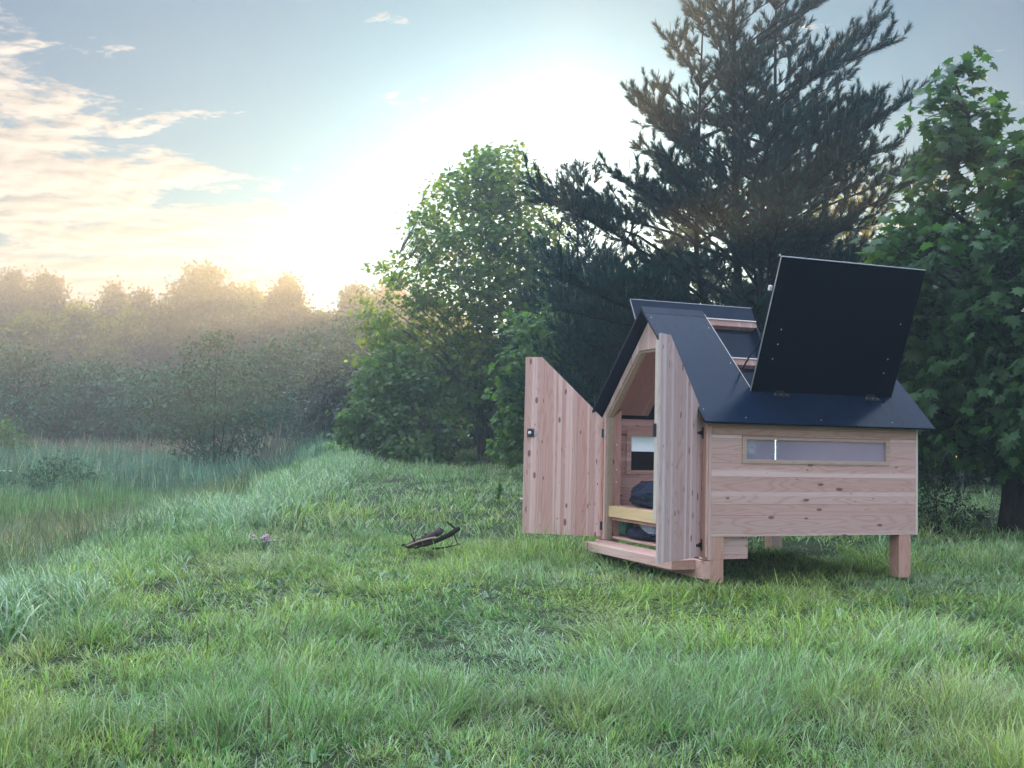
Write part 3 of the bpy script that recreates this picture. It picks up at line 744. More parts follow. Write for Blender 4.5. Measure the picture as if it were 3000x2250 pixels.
def leafy_tree(name, label, cat, x, y, H, prof, n_limb, n_clump, lpc, leaf, clump_r, tm, lmat, bmat, seed, trunk_r=.09, cb=.2, stems=((0, 0),), droop=.5, group=None, shell=.45, ascend=.6, lean=(0, 0), parts=True, lump=.35, squash=.6):
    """prof: (height, radius on -x side, radius on +x side) rows"""
    r = np.random.default_rng(seed); z0 = float(ground(x, y))
    root = empty(name, (x, y, z0 - .03)); tag(root, label, cat, group)
    pr = np.array(prof, float)
    hs = r.uniform(pr[0, 0], pr[-1, 0], n_clump * 4)
    rl = np.interp(hs, pr[:, 0], pr[:, 1]); rr = np.interp(hs, pr[:, 0], pr[:, 2])
    keep = r.random(len(hs)) < (rl + rr) / (pr[:, 1] + pr[:, 2]).max(); hs, rl, rr = hs[keep][:n_clump], rl[keep][:n_clump], rr[keep][:n_clump]
    n = len(hs); th = r.uniform(0, 2 * np.pi, n); cx = np.cos(th)
    Rr = rl * (1 - cx) / 2 + rr * (1 + cx) / 2
    Rr = Rr * (1 - lump + 2 * lump * vnoise(th * 1.6 + seed, hs * 1.1 / max(1, H / 8), seed))
    rad = Rr * r.random(n) ** shell
    P = np.stack([np.cos(th) * rad + lean[0] * hs, np.sin(th) * rad * .9 + lean[1] * hs, hs], -1)
    tb = Tubes()
    tops = []
    stem_paths = []
    for (sx, sy) in stems:
        top = np.array([lean[0] * H + sx * 2.2, lean[1] * H + sy * 2.2, H * (.97 if sx == 0 and sy == 0 else r.uniform(.6, .8))])
        mid = np.array([sx * 1.6 + r.normal(0, .1), sy * 1.6, H * .45])
        path = bezier(np.array([sx * .25, sy * .25, -.1]), mid, top, 12); path[1:-1] += r.normal(0, .012 * H / 4, (10, 3)) * [1, 1, 0]
        tr = trunk_r * (1 if sx == 0 and sy == 0 else .62)
        rad_ = tr * (1 - np.linspace(0, 1, 12) ** 1.1 * .93); rad_[0] *= 1.35
        tb.add(path, rad_, 9); stem_paths.append(path)
    allp = np.concatenate(stem_paths)
    limbs = []
    order = np.argsort(-np.linalg.norm(P[:, :2] - lean[0] * 0, axis=1) - r.random(n) * .8)
    for j in order[:n_limb * 2:2]:
        e = P[j]; d = np.linalg.norm(allp[:, :2] - e[:2], axis=1)
        want = e[2] - d * ascend; k = np.argmin(np.abs(allp[:, 2] - np.maximum(want, cb * H)) + d * .4)
        a = allp[k]; mid = (a + e) / 2 + np.array([0, 0, .12 * np.linalg.norm(e - a)]) + r.normal(0, .06, 3)
        q = bezier(a, mid, e, 9); q[1:-1] += r.normal(0, .02, (7, 3))
        r0 = trunk_r * .38 * (1 - .5 * a[2] / H); tb.add(q, np.linspace(r0, r0 * .15, 9), 5); limbs.append(q)
    nodes = np.concatenate(limbs + [allp[allp[:, 2] > cb * H]]) if limbs else allp
    for e in P:
        d = np.linalg.norm(nodes - e, axis=1) + np.maximum(0, nodes[:, 2] - e[2]) * 1.5
        a = nodes[np.argmin(d)]
        if d.min() < .02: continue
        mid = (a + e) / 2 + r.normal(0, .04, 3) + [0, 0, .05]
        tb.add(bezier(a, mid, e, 4), np.linspace(trunk_r * .10, trunk_r * .03, 4), 3)
    tb.build('trunk', bmat, root)
    cnt = r.integers(max(1, int(lpc * .5)), int(lpc * 1.5) + 1, n); i = np.repeat(np.arange(n), cnt)
    off = r.normal(0, clump_r, (len(i), 3)) * [1, 1, squash]
    pts = P[i] + off
    outw = norm(off * .8 + (P[i] - np.array([0, 0, H * .4])) * .12)
    cr = add_leaves('crown', pts, outw, tm, leaf, lmat, root, r, droop)
    return root
def needle_tuft(seed, n=26, L_=1., nl=.62, w=.035):
    r = np.random.default_rng(seed); V = []; F = []
    for j in range(n):
        s = r.uniform(0.0, L_) ** .8; th = r.uniform(0, 6.283); tilt = r.uniform(.35, .95) * (1 - .35 * s)
        d = np.array([math.cos(th) * math.sin(tilt), math.cos(tilt), math.sin(th) * math.sin(tilt)])
        sd = norm(np.cross(d, r.normal(0, 1, 3))) * w; p = np.array([0, s * .75, 0]); n0 = len(V)
        V += [p - sd, p + sd, p + d * nl * r.uniform(.75, 1.15)]; F.append((n0, n0 + 1, n0 + 2))
    return np.array(V), np.array(F)
def pine(name, label, x, y, H, prof, stems, seed, tuft=.16, step=.42, nbr=5, sub=.2, w=.035, lmat=None, bmat=None, trunk_r=.11, z_lo=.6, group=None, candles=True, nn=26, extra=(), airy=0.):
    r = np.random.default_rng(seed); z0 = float(ground(x, y)); root = empty(name, (x, y, z0 - .03)); tag(root, label, 'tree', group)
    pr = np.array(prof, float); tb = Tubes(); TP = []; TD = []; CP = []
    def branch(a, dirv, ln, r0, rise):
        k = 9; t = np.linspace(0, 1, k)
        q = a + dirv * (ln * t)[:, None] + np.array([0, 0, 1.]) * (ln * rise * (t ** 2) + ln * .08 * np.sin(t * 3))[:, None]
        q[1:] += np.cumsum(r.normal(0, .018 * ln, (k - 1, 3)), 0) * .5
        tb.add(q, np.linspace(r0, r0 * .18, k), 5)
        ns = max(2, int(ln / sub))
        for s in np.linspace(.22 + airy * .6, .99, ns):
            f = s * (k - 1); i0 = min(int(f), k - 2); p = q[i0] + (q[i0 + 1] - q[i0]) * (f - i0); fd = norm(q[i0 + 1] - q[i0])
            for sg in (-1, 1):
                if r.random() < .12: continue
                side = norm(np.cross(fd, [0, 0, 1.])) * sg
                d = norm(side * r.uniform(.5, 1.) + fd * r.uniform(.5, 1.) + np.array([0, 0, r.uniform(-.1, .5)]))
                sl = min(ln * .42, .75) * (1.15 - s * .75) * r.uniform(.55, 1.2)
                m_ = max(2, int(sl / (tuft * .62)))
                e = p + d * sl + np.array([0, 0, sl * .25])
                tb.add(bezier(p, p + d * sl * .55, e, 3), np.linspace(r0 * .22, r0 * .08, 3), 3)
                for u in np.linspace(.15, 1, m_):
                    TP.append(bezier(p, p + d * sl * .55, e, 21)[int(u * 20)] + r.normal(0, .02, 3)); TD.append(norm(d + [0, 0, .35 + .8 * u * r.random()] + r.normal(0, .28, 3)))
                if candles and r.random() < .12: CP.append(e)
            TP.append(p); TD.append(norm(fd + [0, 0, .4] + r.normal(0, .3, 3)))
        if candles: CP.append(q[-1])
    for si, (sx, sy, hf, zs) in enumerate(stems):
        Hs = H * hf; path = np.array([[sx * min(1, t * 2.2) + .05 * math.sin(5 * t + si), sy * min(1, t * 2.2) + .04 * math.cos(4 * t + si), -.1 + t * (Hs + .1)] for t in np.linspace(0, 1, 16)])
        tb.add(path, trunk_r * (.72 if si else 1) * (1 - np.linspace(0, 1, 16) * .9), 9)
        z = zs
        while z < Hs - .15:
            p = np.array([np.interp(z, path[:, 2], path[:, j]) for j in (0, 1)] + [z])
            a0 = r.uniform(0, 6.28)
            for b in range(nbr - (1 if si else 0)):
                if r.random() < airy * (z / H): continue
                az = a0 + b * 6.283 / nbr + r.normal(0, .25)
                c = math.cos(az); Rr = np.interp(z, pr[:, 0], pr[:, 1]) * (1 - c) / 2 + np.interp(z, pr[:, 0], pr[:, 2]) * (1 + c) / 2
                ln = max(.25, (Rr - (sx * c + sy * math.sin(az)) * 1.0)) * r.uniform(.6 - airy, 1.15)
                el = .12 + .5 * (z / H) ** 2
                branch(p, np.array([math.cos(az) * math.cos(el), math.sin(az) * math.cos(el), math.sin(el)]), ln, trunk_r * .24 * (.35 + min(1, ln / 2.5)), r.uniform(.05, .35))
            z += step * r.uniform(.7, 1.3)
    for (p, d, ln, rise) in extra: branch(np.array(p, float), norm(np.array(d, float)), ln, trunk_r * .26, rise)
    TP = np.array(TP); TD = np.array(TD); tb.build('trunk', bmat or B_pine, root)
    Vs = []; Fs = []; Cs = []; n0 = 0
    for v in range(5):
        sel = np.arange(len(TP)) % 5 == v; tm = needle_tuft(100 + v + seed, nn, w=w)
        Rm = frames(TD[sel], r.normal(0, 1, (sel.sum(), 3))); V, F = stamp(tm[0], tm[1], TP[sel], Rm, tuft * r.uniform(.75, 1.25, sel.sum()))
        Vs.append(V); Fs.append(F + n0); n0 += len(V); a = np.repeat(np.clip(r.normal(.45, .28, sel.sum()), 0, 1), len(tm[0])); Cs.append(np.stack([a, a * 0, a], -1))
    np_mesh('crown', np.concatenate(Vs), [np.concatenate(Fs)], lmat or LM['needle'], root, np.concatenate(Cs))
    if candles:
        tb = Tubes()
        for p in CP: tb.add([p, p + np.array([r.normal(0, .015), r.normal(0, .015), tuft * r.uniform(.8, 1.5)])], [.008, .005], 4)
        tb.build('young_shoots', LM['candle'], root)['kind'] = 'stuff'
    return root
LM['candle'] = plain('young_shoots', (.06, .12, .085), .7, .2)

D = 2370.   # pixels per unit at one metre, in the 2212 px wide photograph
def at(px, yy): return (px - 1106) / D * yy
# big pine behind the cabin
PX, PY = at(1612, 18.5), 18.5
pine('pine_tree', 'tall dark many stemmed pine rising behind the cabin roof', PX, PY, 10.6,
     [(.3, 2.6, 2.5), (2, 3.3, 2.7), (3.6, 3.5, 2.7), (5, 2.3, 2.4), (6.3, 1.5, 2.0), (7.6, 1.2, 1.7), (9, 1.05, 1.3), (10.6, .4, .5)],
     ((-.25, 0, 1., .5), (.55, .25, .95, 1.2), (-.75, .4, .84, 1.6), (.15, -.5, .7, .8)), 11, tuft=.20, step=.48, nbr=5, sub=.20, w=.027, nn=62, airy=.40,
     extra=(((-.3, 0, 5.2), (-1, -.1, .55), 2.0, .28), ((.5, 0, 5.4), (1, -.1, .30), 2.2, .3), ((.5, 0, 4.6), (1, .1, .22), 2.9, .3), ((.3, 0, 6.6), (1, -.1, .5), 2.0, .3)))
pine('pine_tree', 'slender young pine with upright shoots between the leafy tree and the tall pine', at(1245, 23), 23, 6.6,
     [(.3, 1.6, 1.5), (3, 1.4, 1.4), (5, .8, .8), (6.6, .2, .2)], ((0, 0, 1., .5), (.2, .1, .9, 1.5)), 23, tuft=.2, step=.42, nbr=5, sub=.24, w=.035, trunk_r=.07)
# the leafy tree left of centre
MX, MY = at(1050, 30), 30
leafy_tree('maple_tree', 'backlit green maple at the meadow edge with the sunrise glowing through its crown', 'tree', MX, MY, 8.6,
     [(1.3, 2.6, 1.8), (2.3, 3.5, 2.1), (3.2, 3.6, 2.2), (4.4, 3.3, 2.2), (5.6, 2.8, 2.3), (6.6, 2.1, 2.0), (7.6, 1.4, 1.7), (8.5, .5, 1.0)],
     52, 1700, 14, .125, .17, MAPLE_LO, LM['maple'], B_grey, 31, trunk_r=.11, cb=.14, stems=((0, 0), (-.28, .1), (.34, .05), (.1, -.2)), shell=.5, ascend=.8, droop=.6, lump=.12)
leafy_tree('leafy_bush', 'light green bush with layered branches at the left foot of the maple', 'bush', at(850, 27.5), 27.5, 3.1,
     [(.1, 1.1, 1.7), (.8, 1.3, 1.9), (1.6, 1.2, 1.7), (2.3, .8, 1.3), (2.9, .2, .7)], 22, 400, 16, .115, .14, MAPLE_LO, LM['bush'], B_grey, 37, trunk_r=.05, cb=.05, stems=((0, 0), (-.3, 0), (.3, .1)), droop=.5)
leafy_tree('maple_sapling', 'young bright green maple standing before the pine left of the cabin', 'tree', at(1190, 22), 22, 3.9,
     [(.3, .8, .9), (1.4, 1.1, 1.2), (2.6, 1.0, 1.1), (3.4, .7, .6), (3.8, .1, .2)], 16, 210, 15, .13, .14, MAPLE_LO, LM['bush'], B_grey, 41, trunk_r=.045, cb=.1, stems=((0, 0), (.2, 0)))
pine('pine_tree', 'low spreading pine with drooping boughs close behind the left door', at(1330, 20.5), 20.5, 4.3, [(.2, 1.4, 1.6), (1.5, 1.7, 1.8), (3, 1.2, 1.2), (4.3, .2, .2)], ((0, 0, 1., .3), (.5, .1, .85, .6)), 29, tuft=.19, step=.36, nbr=6, sub=.2, w=.032, trunk_r=.06)
# near maple on the right
leafy_tree('maple_tree', 'near maple with big fresh leaves filling the right edge beside the cabin', 'tree', at(2185, 14.6), 14.6, 6.3,
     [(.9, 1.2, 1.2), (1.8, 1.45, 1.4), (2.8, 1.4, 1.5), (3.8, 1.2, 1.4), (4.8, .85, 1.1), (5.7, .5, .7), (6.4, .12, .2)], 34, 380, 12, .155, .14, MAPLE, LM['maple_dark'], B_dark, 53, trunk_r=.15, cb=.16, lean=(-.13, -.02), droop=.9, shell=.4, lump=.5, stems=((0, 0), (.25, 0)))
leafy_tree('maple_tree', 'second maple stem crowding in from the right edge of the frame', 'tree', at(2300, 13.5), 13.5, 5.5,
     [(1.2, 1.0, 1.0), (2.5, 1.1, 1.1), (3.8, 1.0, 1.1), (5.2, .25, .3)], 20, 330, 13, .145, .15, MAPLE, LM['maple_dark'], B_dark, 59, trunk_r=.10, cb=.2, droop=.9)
leafy_tree('maple_sapling', 'maple sapling with pale leaves just behind the raised black hatch', 'tree', at(1925, 15.2), 15.2, 4.0,
     [(1.2, .7, .7), (2.2, .8, .9), (3.2, .65, .7), (3.85, .15, .2)], 14, 130, 11, .17, .15, MAPLE, LM['bush'], B_dark, 61, trunk_r=.045, cb=.2, droop=.8)
# trees seen through and beside the pine
for k, (px, yy, H, rr_, mt, lab) in enumerate((
    (1835, 30, 8.6, 1.9, 'yellow', 'yellow green tree lit from behind beyond the right side of the tall pine'),
    (2012, 27, 8.5, .8, 'yellow', 'thin reddish topped tree between the tall pine and the near maple'),
    (1985, 24, 5.6, 1.9, 'under', 'dark broad tree low behind the cabin roof ridge on its right'),
    (2150, 23, 6.2, 2.0, 'under', 'dark tree behind the near maple at the right edge'),
    (1760, 26, 6.4, 2.2, 'under', 'dark tree filling the gap behind the tall pine trunk'),
    (1480, 26, 6.0, 2.2, 'under', 'dark tree behind the left boughs of the tall pine'),
    (1310, 28, 5.6, 2.0, 'under', 'dark tree behind the slender young pine'))):
    leafy_tree('background_tree', lab, 'tree', at(px, yy), yy, H, [(.3, rr_ * .8, rr_ * .8), (H * .35, rr_, rr_), (H * .7, rr_ * .75, rr_ * .75), (H * .97, rr_ * .12, rr_ * .12)],
               16, int(260 * rr_ / 1.9), 16, .17, .2, OVAL if mt != 'under' else MAPLE_LO, LM[mt], B_dark, 70 + k, trunk_r=.07, cb=.08, group='trees standing behind the pine')
# dark hedge of shrubs closing the wood behind
hd = [(760, 37, 2.6, 1.6), (850, 36, 3.2, 1.9), (960, 35, 3.6, 2.1), (1060, 36, 4.2, 2.2), (1160, 35, 4.2, 2.2), (1270, 34, 4.0, 2.2), (1390, 33, 4.0, 2.2), (1520, 34, 4.2, 2.3), (1660, 33, 4.4, 2.3), (1790, 32, 4.2, 2.2), (1910, 31, 4.0, 2.1), (2030, 31, 4.2, 2.1), (2150, 29, 4.4, 2.1), (2270, 28, 4.4, 2.2)]
where = ['left of the maple behind the pale hawthorn', 'behind the light green bush', 'behind the gap between bush and maple', 'directly behind the maple trunk', 'right of the maple trunk', 'behind the maple sapling', 'seen just above the left door', 'behind the open doorway', 'behind the middle of the cabin', 'behind the window wall', 'behind the right end of the roof', 'right of the cabin beyond the small bush', 'behind the near maple trunk', 'cut by the right edge of the frame']
for k, (px, yy, H, rr_) in enumerate(hd):
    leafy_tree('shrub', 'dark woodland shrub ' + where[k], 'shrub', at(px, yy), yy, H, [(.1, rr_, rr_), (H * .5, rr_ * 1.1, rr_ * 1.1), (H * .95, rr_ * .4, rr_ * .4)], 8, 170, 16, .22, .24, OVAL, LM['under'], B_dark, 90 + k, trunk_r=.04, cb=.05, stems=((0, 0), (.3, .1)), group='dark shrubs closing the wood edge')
# slim bare trunks right of the cabin
for k, (px, yy, ln_, lab) in enumerate(((2032, 22, .10, 'slim pale trunk leaning right in the dark wood beside the cabin'), (2068, 21, .0, 'thicker upright grey trunk in the wood right of the cabin'))):
    leafy_tree('slim_tree', lab, 'tree', at(px, yy) , yy, 5.2, [(3.2, .8, .8), (5, .5, .5)], 6, 40, 12, .16, .18, MAPLE_LO, LM['under'], B_grey, 120 + k, trunk_r=.055 + .04 * k, cb=.5, lean=(ln_, 0))
leafy_tree('small_bush', 'small dark bush with upright sprigs in the grass right of the cabin', 'bush', at(2035, 14.2), 14.2, 1.05, [(.02, .42, .5), (.4, .42, .45), (.8, .3, .25), (1.0, .1, .1)], 12, 150, 16, .045, .05, OVAL, LM['under'], B_dark, 131, trunk_r=.012, cb=.02, stems=((0, 0), (-.1, 0), (.12, 0)), droop=0)
# ------ left side: shrubs in the mist
leafy_tree('hawthorn', 'pale blue grey hawthorn with flat tiers at the edge of the misty reeds', 'shrub', at(705, 36), 36, 3.5, [(.2, 1.2, 1.2), (1.2, 1.2, 1.3), (2.4, 1.0, 1.2), (3.3, .4, .7)], 22, 430, 15, .10, .16, OVAL, LM['blue'], B_dark, 141, trunk_r=.06, cb=.1, squash=.3)
leafy_tree('willow', 'airy willow with thin crossing branches before the misty hedge', 'shrub', at(470, 34), 34, 4.6, [(.2, .7, .7), (1.2, 1.7, 1.7), (2.4, 1.9, 1.9), (3.4, 1.3, 1.3), (4.5, .5, .6)], 34, 420, 13, .12, .2, OVAL, LM['far'], B_dark, 143, trunk_r=.05, cb=.03, stems=((0, 0), (-.5, 0), (.45, .1), (.2, -.1)))
leafy_tree('leafy_bush', 'round green bush cut by the left edge of the frame above the reeds', 'bush', at(-5, 36), 36, 1.9, [(.1, .9, .9), (.9, .9, .9), (1.7, .3, .3)], 10, 140, 14, .12, .15, OVAL, LM['bush'], B_dark, 149, trunk_r=.03, cb=.03)
leafy_tree('leafy_bush', 'low tangled bush in the reeds near the left edge of the frame', 'bush', at(130, 27), 27, 1.05, [(.1, 1.2, 1.3), (.5, 1.0, 1.1), (.9, .4, .4)], 14, 130, 10, .09, .14, OVAL, LM['far'], B_dark, 151, trunk_r=.02, cb=.03)
mid = [(40, 50, 4.6, 4.0, 'at the far left over the reeds'), (210, 52, 4.2, 3.4, 'second from the left edge'), (350, 50, 3.9, 3.2, 'left of the airy willow'), (480, 54, 4.8, 3.4, 'behind the airy willow'), (590, 48, 4.2, 2.8, 'right of the airy willow'), (690, 50, 5.0, 3.0, 'behind the pale hawthorn'), (800, 50, 6.4, 3.2, 'nearest the maple')]
for k, (px, yy, H, rr_, lab) in enumerate(mid):
    leafy_tree('hedge_tree', 'grey green hedge tree in the mist, ' + lab, 'tree', at(px, yy), yy, H, [(.2, rr_, rr_), (H * .45, rr_, rr_), (H * .75, rr_ * .7, rr_ * .7), (H * .97, rr_ * .2, rr_ * .2)], 20, 520, 16, .20, .32, OVAL, LM['far'], B_dark, 160 + k, trunk_r=.10, cb=.05, stems=((0, 0), (.4, .1), (-.4, 0)), group='misty hedge trees beyond the reeds')
# far treeline, about 95 m away
def far_tree(px, topy, yy, rad, kind, seed, label):
    hz = 936 + .022 * px
    z0 = float(ground(at(px, yy), yy)); H = 1.176 + (hz - topy) / D * yy - z0
    r = rad
    if kind == 'pine':
        prof = [(H * .12, r * .9, r * .9), (H * .35, r, r), (H * .62, r * .8, r * .8), (H * .85, r * .45, r * .45), (H * .99, r * .08, r * .08)]; mt = LM['needle_far_sunlit']
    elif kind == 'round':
        prof = [(H * .1, r, r), (H * .4, r * 1.1, r * 1.1), (H * .7, r * .85, r * .85), (H * .9, r * .5, r * .5), (H * .99, r * .12, r * .12)]; mt = LM['needle_far_sunlit']
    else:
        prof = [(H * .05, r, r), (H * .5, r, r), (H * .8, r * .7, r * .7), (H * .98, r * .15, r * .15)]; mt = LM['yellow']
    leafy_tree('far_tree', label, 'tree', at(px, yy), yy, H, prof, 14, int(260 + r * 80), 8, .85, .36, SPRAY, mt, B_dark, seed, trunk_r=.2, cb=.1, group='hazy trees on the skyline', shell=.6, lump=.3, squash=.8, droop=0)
ft = [(-40, 600, 94, 4.2, 'round', 'hazy pine cut by the left edge of the frame on the skyline'), (18, 588, 96, 2.6, 'round', 'leftmost full round topped pine on the hazy skyline'), (92, 588, 95, 3.4, 'pine', 'second hazy pine from the left, taller with a stepped outline'),
      (165, 652, 97, 3.0, 'leaf', 'low yellowish tree right of the second skyline pine'), (243, 612, 98, 3.0, 'pine', 'hazy pine with a forked top left of the great round pine'), (300, 628, 94, 2.2, 'pine', 'narrow hazy pine just left of the great round pine'), (350, 655, 97, 2.4, 'leaf', 'low hazy tree touching the left side of the great round pine'),
      (432, 577, 92, 4.7, 'round', 'great round hazy pine, highest on the left skyline'), (535, 618, 98, 2.2, 'leaf', 'thin open tree right of the great round pine'), (568, 645, 96, 2.2, 'leaf', 'low tree between the thin tree and the pointed pine'), (612, 600, 92, 2.9, 'pine', 'pointed hazy pine standing free before the bright sky'),
      (690, 672, 97, 2.6, 'leaf', 'low hazy tree in the dip right of the pointed pine'), (765, 620, 94, 3.2, 'round', 'broad hazy pine at the right end of the skyline'), (848, 615, 96, 3.6, 'round', 'broad hazy pine half hidden by the backlit maple'), (925, 640, 95, 3.6, 'round', 'hazy pine behind the backlit maple crown')]
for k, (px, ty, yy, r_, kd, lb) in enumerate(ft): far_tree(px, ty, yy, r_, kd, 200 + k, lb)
# a lower row in front closing the gaps
fl = [(-30, 690, 84), (70, 680, 83), (170, 672, 85), (270, 676, 84), (370, 680, 83), (470, 690, 84), (570, 684, 85), (670, 690, 83), (770, 686, 84), (870, 680, 85), (970, 680, 84)]
for k, (px, ty, yy) in enumerate(fl):
    far_tree(px, ty, yy, 3.6, 'leaf' if k in (1, 2, 3) else 'round', 230 + k, 'lower hazy tree in the front row of the far wood, number %d from the left edge' % (k + 1) if False else 'lower hazy tree ' + ['cut by the left edge of the frame', 'under the two leftmost skyline pines', 'yellowish, right of the leftmost skyline pines', 'yellowish, below the pine with the forked top', 'left of and below the great round pine', 'below the great round pine', 'below the thin open skyline tree', 'below the pointed free standing pine', 'below the broad pine at the right end', 'behind the left side of the maple crown', 'behind the middle of the maple crown'][k])

# ================================================================== SMALL THINGS
def on_ground(px, py_img, h=0):
    """world point seen at a photo pixel, on the meadow"""
    hz = 936 + .022 * px; y = 12.
    for _ in range(20):
        x = at(px, y); y = (1.176 - float(ground(x, y)) - h) / ((py_img - hz) / D); y = max(3, min(60, y))
    return at(px, y), y
bx, by = on_ground(940, 1196)
z0 = float(ground(bx, by)); print('LOG', bx, by)
tb = Tubes(); q = bezier(np.array([-.26, 0, .03]), np.array([-.02, .0, .075]), np.array([.10, .05, .20]), 14); q[1:-1] += rng.normal(0, .008, (12, 3))
rd = np.array([.018, .03, .04, .036, .046, .04, .05, .038, .044, .036, .034, .036, .036, .033]); tb.add(q, rd, 10)
tb.add([q[-1], q[-1] + np.array([.004, .002, .006])], [.033, .002], 10); tb.add([q[4], q[4] + np.array([.02, .02, .05])], [.02, .012], 6); tb.add([q[7], q[7] + np.array([-.02, -.01, .05])], [.018, .012], 6)
o = tb.build('log', bark_mat('log_bark', (.03, .022, .024), (.16, .12, .12)), None); o.location = (bx, by, z0 + .05); tag(o, 'thick knobbly dark log lying in the grass left of the cabin', 'log', 'dead wood lying in the meadow')
tb = Tubes(); q = bezier(np.array([-.10, .06, .03]), np.array([.10, .06, .08]), np.array([.26, .08, .20]), 9); tb.add(q, np.linspace(.022, .026, 9), 8)
tb.add([q[-1] + [0, 0, -.01], q[-1] + np.array([-.05, 0, .03]), q[-1] + np.array([-.11, 0, .075])], [.014, .012, .009], 6); tb.add([q[-1], q[-1] + np.array([.03, 0, .01])], [.028, .015], 8); tb.add([q[7], q[7] + np.array([.05, -.03, -.12])], [.008, .006], 5)
o = tb.build('branch', bark_mat('branch_bark', (.015, .012, .012), (.06, .045, .04)), None); o.location = (bx, by, z0 + .05); tag(o, 'long dark branch with a side spur pointing up beside the log', 'branch', 'dead wood lying in the meadow')
tb = Tubes(); tb.add(bezier(np.array([-.24, -.05, .03]), np.array([-.1, -.05, .10]), np.array([.05, -.02, .12]), 7), np.linspace(.008, .011, 7), 6)
o = tb.build('stick', plain('peeled_stick', (.34, .27, .20), .7, .3, noise=.3), None); o.location = (bx, by, z0 + .05); tag(o, 'thin pale peeled stick leaning across the thick log', 'stick', 'dead wood lying in the meadow')
for k, (a, b, lab) in enumerate((((-.30, .02, .04), (-.05, .10, .12), 'short dark twig under the left end of the thick log'), ((-.16, -.08, .02), (.08, -.12, .09), 'thin crooked twig lying in front of the thick log'),
                               ((.02, -.04, .02), (.30, -.02, .07), 'flat twig sticking out to the right below the long branch'), ((-.12, .02, .03), (-.20, -.10, .17), 'small forked twig standing up at the left of the pile'))):
    a, b = np.array(a), np.array(b); tb = Tubes(); q = bezier(a, (a + b) / 2 + rng.normal(0, .03, 3), b, 7); tb.add(q, np.linspace(.012, .006, 7), 6); tb.add([q[4], q[4] + np.array([.03, -.02, .05])], [.006, .003], 5)
    o = tb.build('twig', bpy.data.materials['branch_bark'], None); o.location = (bx, by, z0 + .04); tag(o, lab, 'twig', 'dead wood lying in the meadow')
# pink flowers
fx, fy = on_ground(583, 1198); z0 = float(ground(fx, fy)); root = empty('flower_plant', (fx, fy, z0)); tag(root, 'small clump of pale pink flowers alone in the grass of the bank', 'flower')
tb = Tubes(); pos = []
for i in range(13):
    p = np.array([rng.normal(0, .045), rng.normal(0, .04), .15 + rng.uniform(-.03, .04)]); tb.add([(rng.normal(0, .01), 0, 0), p], [.003, .002], 4); pos.append(p)
tb.build('stem', LM['candle'], root)
PET = (np.array([(0, 0, 0), (.5, .5, .1), (0, 1., .15), (-.5, .5, .1)], float), np.array([(0, 1, 2), (0, 2, 3)]))
pp = np.repeat(np.array(pos), 6, 0); a = np.tile(np.arange(6) * 1.047, 13); tip = np.stack([np.cos(a), np.sin(a) * .6 - .3, a * 0 + .35], -1)
V, F = stamp(PET[0], PET[1], pp, frames(tip, np.tile([[0, -.5, 1.]], (len(pp), 1))), np.full(len(pp), .022))
np_mesh('petals', V, [F], plain('pink_petals', (.62, .38, .55), .6), root)
# weed plant and white flowers in the reeds, brown seed stalks in front
wx, wy = on_ground(1083, 1100); z0 = float(ground(wx, wy)); root = empty('thistle', (wx, wy, z0)); tag(root, 'dark green thistle standing in the grass left of the left door', 'plant')
tb = Tubes(); tb.add([(0, 0, 0), (.01, 0, .2), (0, 0, .36)], [.007, .006, .003], 5); tb.build('stem', LM['candle'], root)
n = 70; zz = rng.uniform(.03, .36, n); a = rng.uniform(0, 6.28, n)
add_leaves('leaves', np.stack([zz * 0, zz * 0, zz], -1), np.stack([np.cos(a), np.sin(a), a * 0 + .8], -1), OVAL, .06, LM['bush'], root, rng, droop=0)
for k, (px, py_) in enumerate(((6, 1036), (17, 1037), (31, 1034))):
    x, y = at(px, 25 + .3 * k), 25 + .3 * k; z0 = float(ground(x, y)); root = empty('white_flower', (x, y, z0))
    tag(root, 'small white flower above the green sedge, ' + ('nearest the left edge of the frame', 'middle one of the three', 'right one of the three')[k], 'flower', 'three white flowers over the sedge')
    hgt = 1.176 - z0 - (1020 - 936) / D * y
    tb = Tubes(); tb.add([(0, 0, 0), (0, 0, hgt)], [.006, .005], 4); tb.build('stem', LM['candle'], root)
    a = np.arange(6) * 1.047; pts = np.tile([[0, 0, hgt]], (6, 1)); V, F = stamp(PET[0], PET[1], pts, frames(np.stack([np.cos(a), np.sin(a) - .2, a * 0 + .5], -1), np.tile([[0, 0, 1.]], (6, 1))), np.full(6, .065))
    np_mesh('petals', V, [F], plain('white_petals', (.8, .8, .75), .6), root)
for k, (px, py_, h_, lab) in enumerate(((466, 1400, .16, 'brown seed stalk in the grass midway up the foreground'), (601, 1600, .19, 'tall brown seed stalk near the bottom, right of the short pair'), (497, 1625, .13, 'short brown seed stalk near the bottom left of the tall one'), (360, 1640, .12, 'brown seed stalk lowest in the foreground at its left'))):
    x, y = on_ground(px, min(py_ + 40, 1640)); z0 = float(ground(x, y)); tb = Tubes()
    tb.add([(0, 0, 0), (.006, 0, h_ * .6)], [.0025, .002], 5); q = np.array([(.006, 0, h_ * .55 + i * h_ * .045) for i in range(13)]); tb.add(q, [.002, .005, .003, .006, .004, .006, .004, .005, .004, .005, .003, .003, .001], 7)
    o = tb.build('seed_stalk', plain('seed_brown', (.13, .09, .06), .8, .2, noise=.4, nscale=80), None); o.location = (x, y, z0 + .04); tag(o, lab, 'seed stalk', 'brown seed stalks in the foreground')
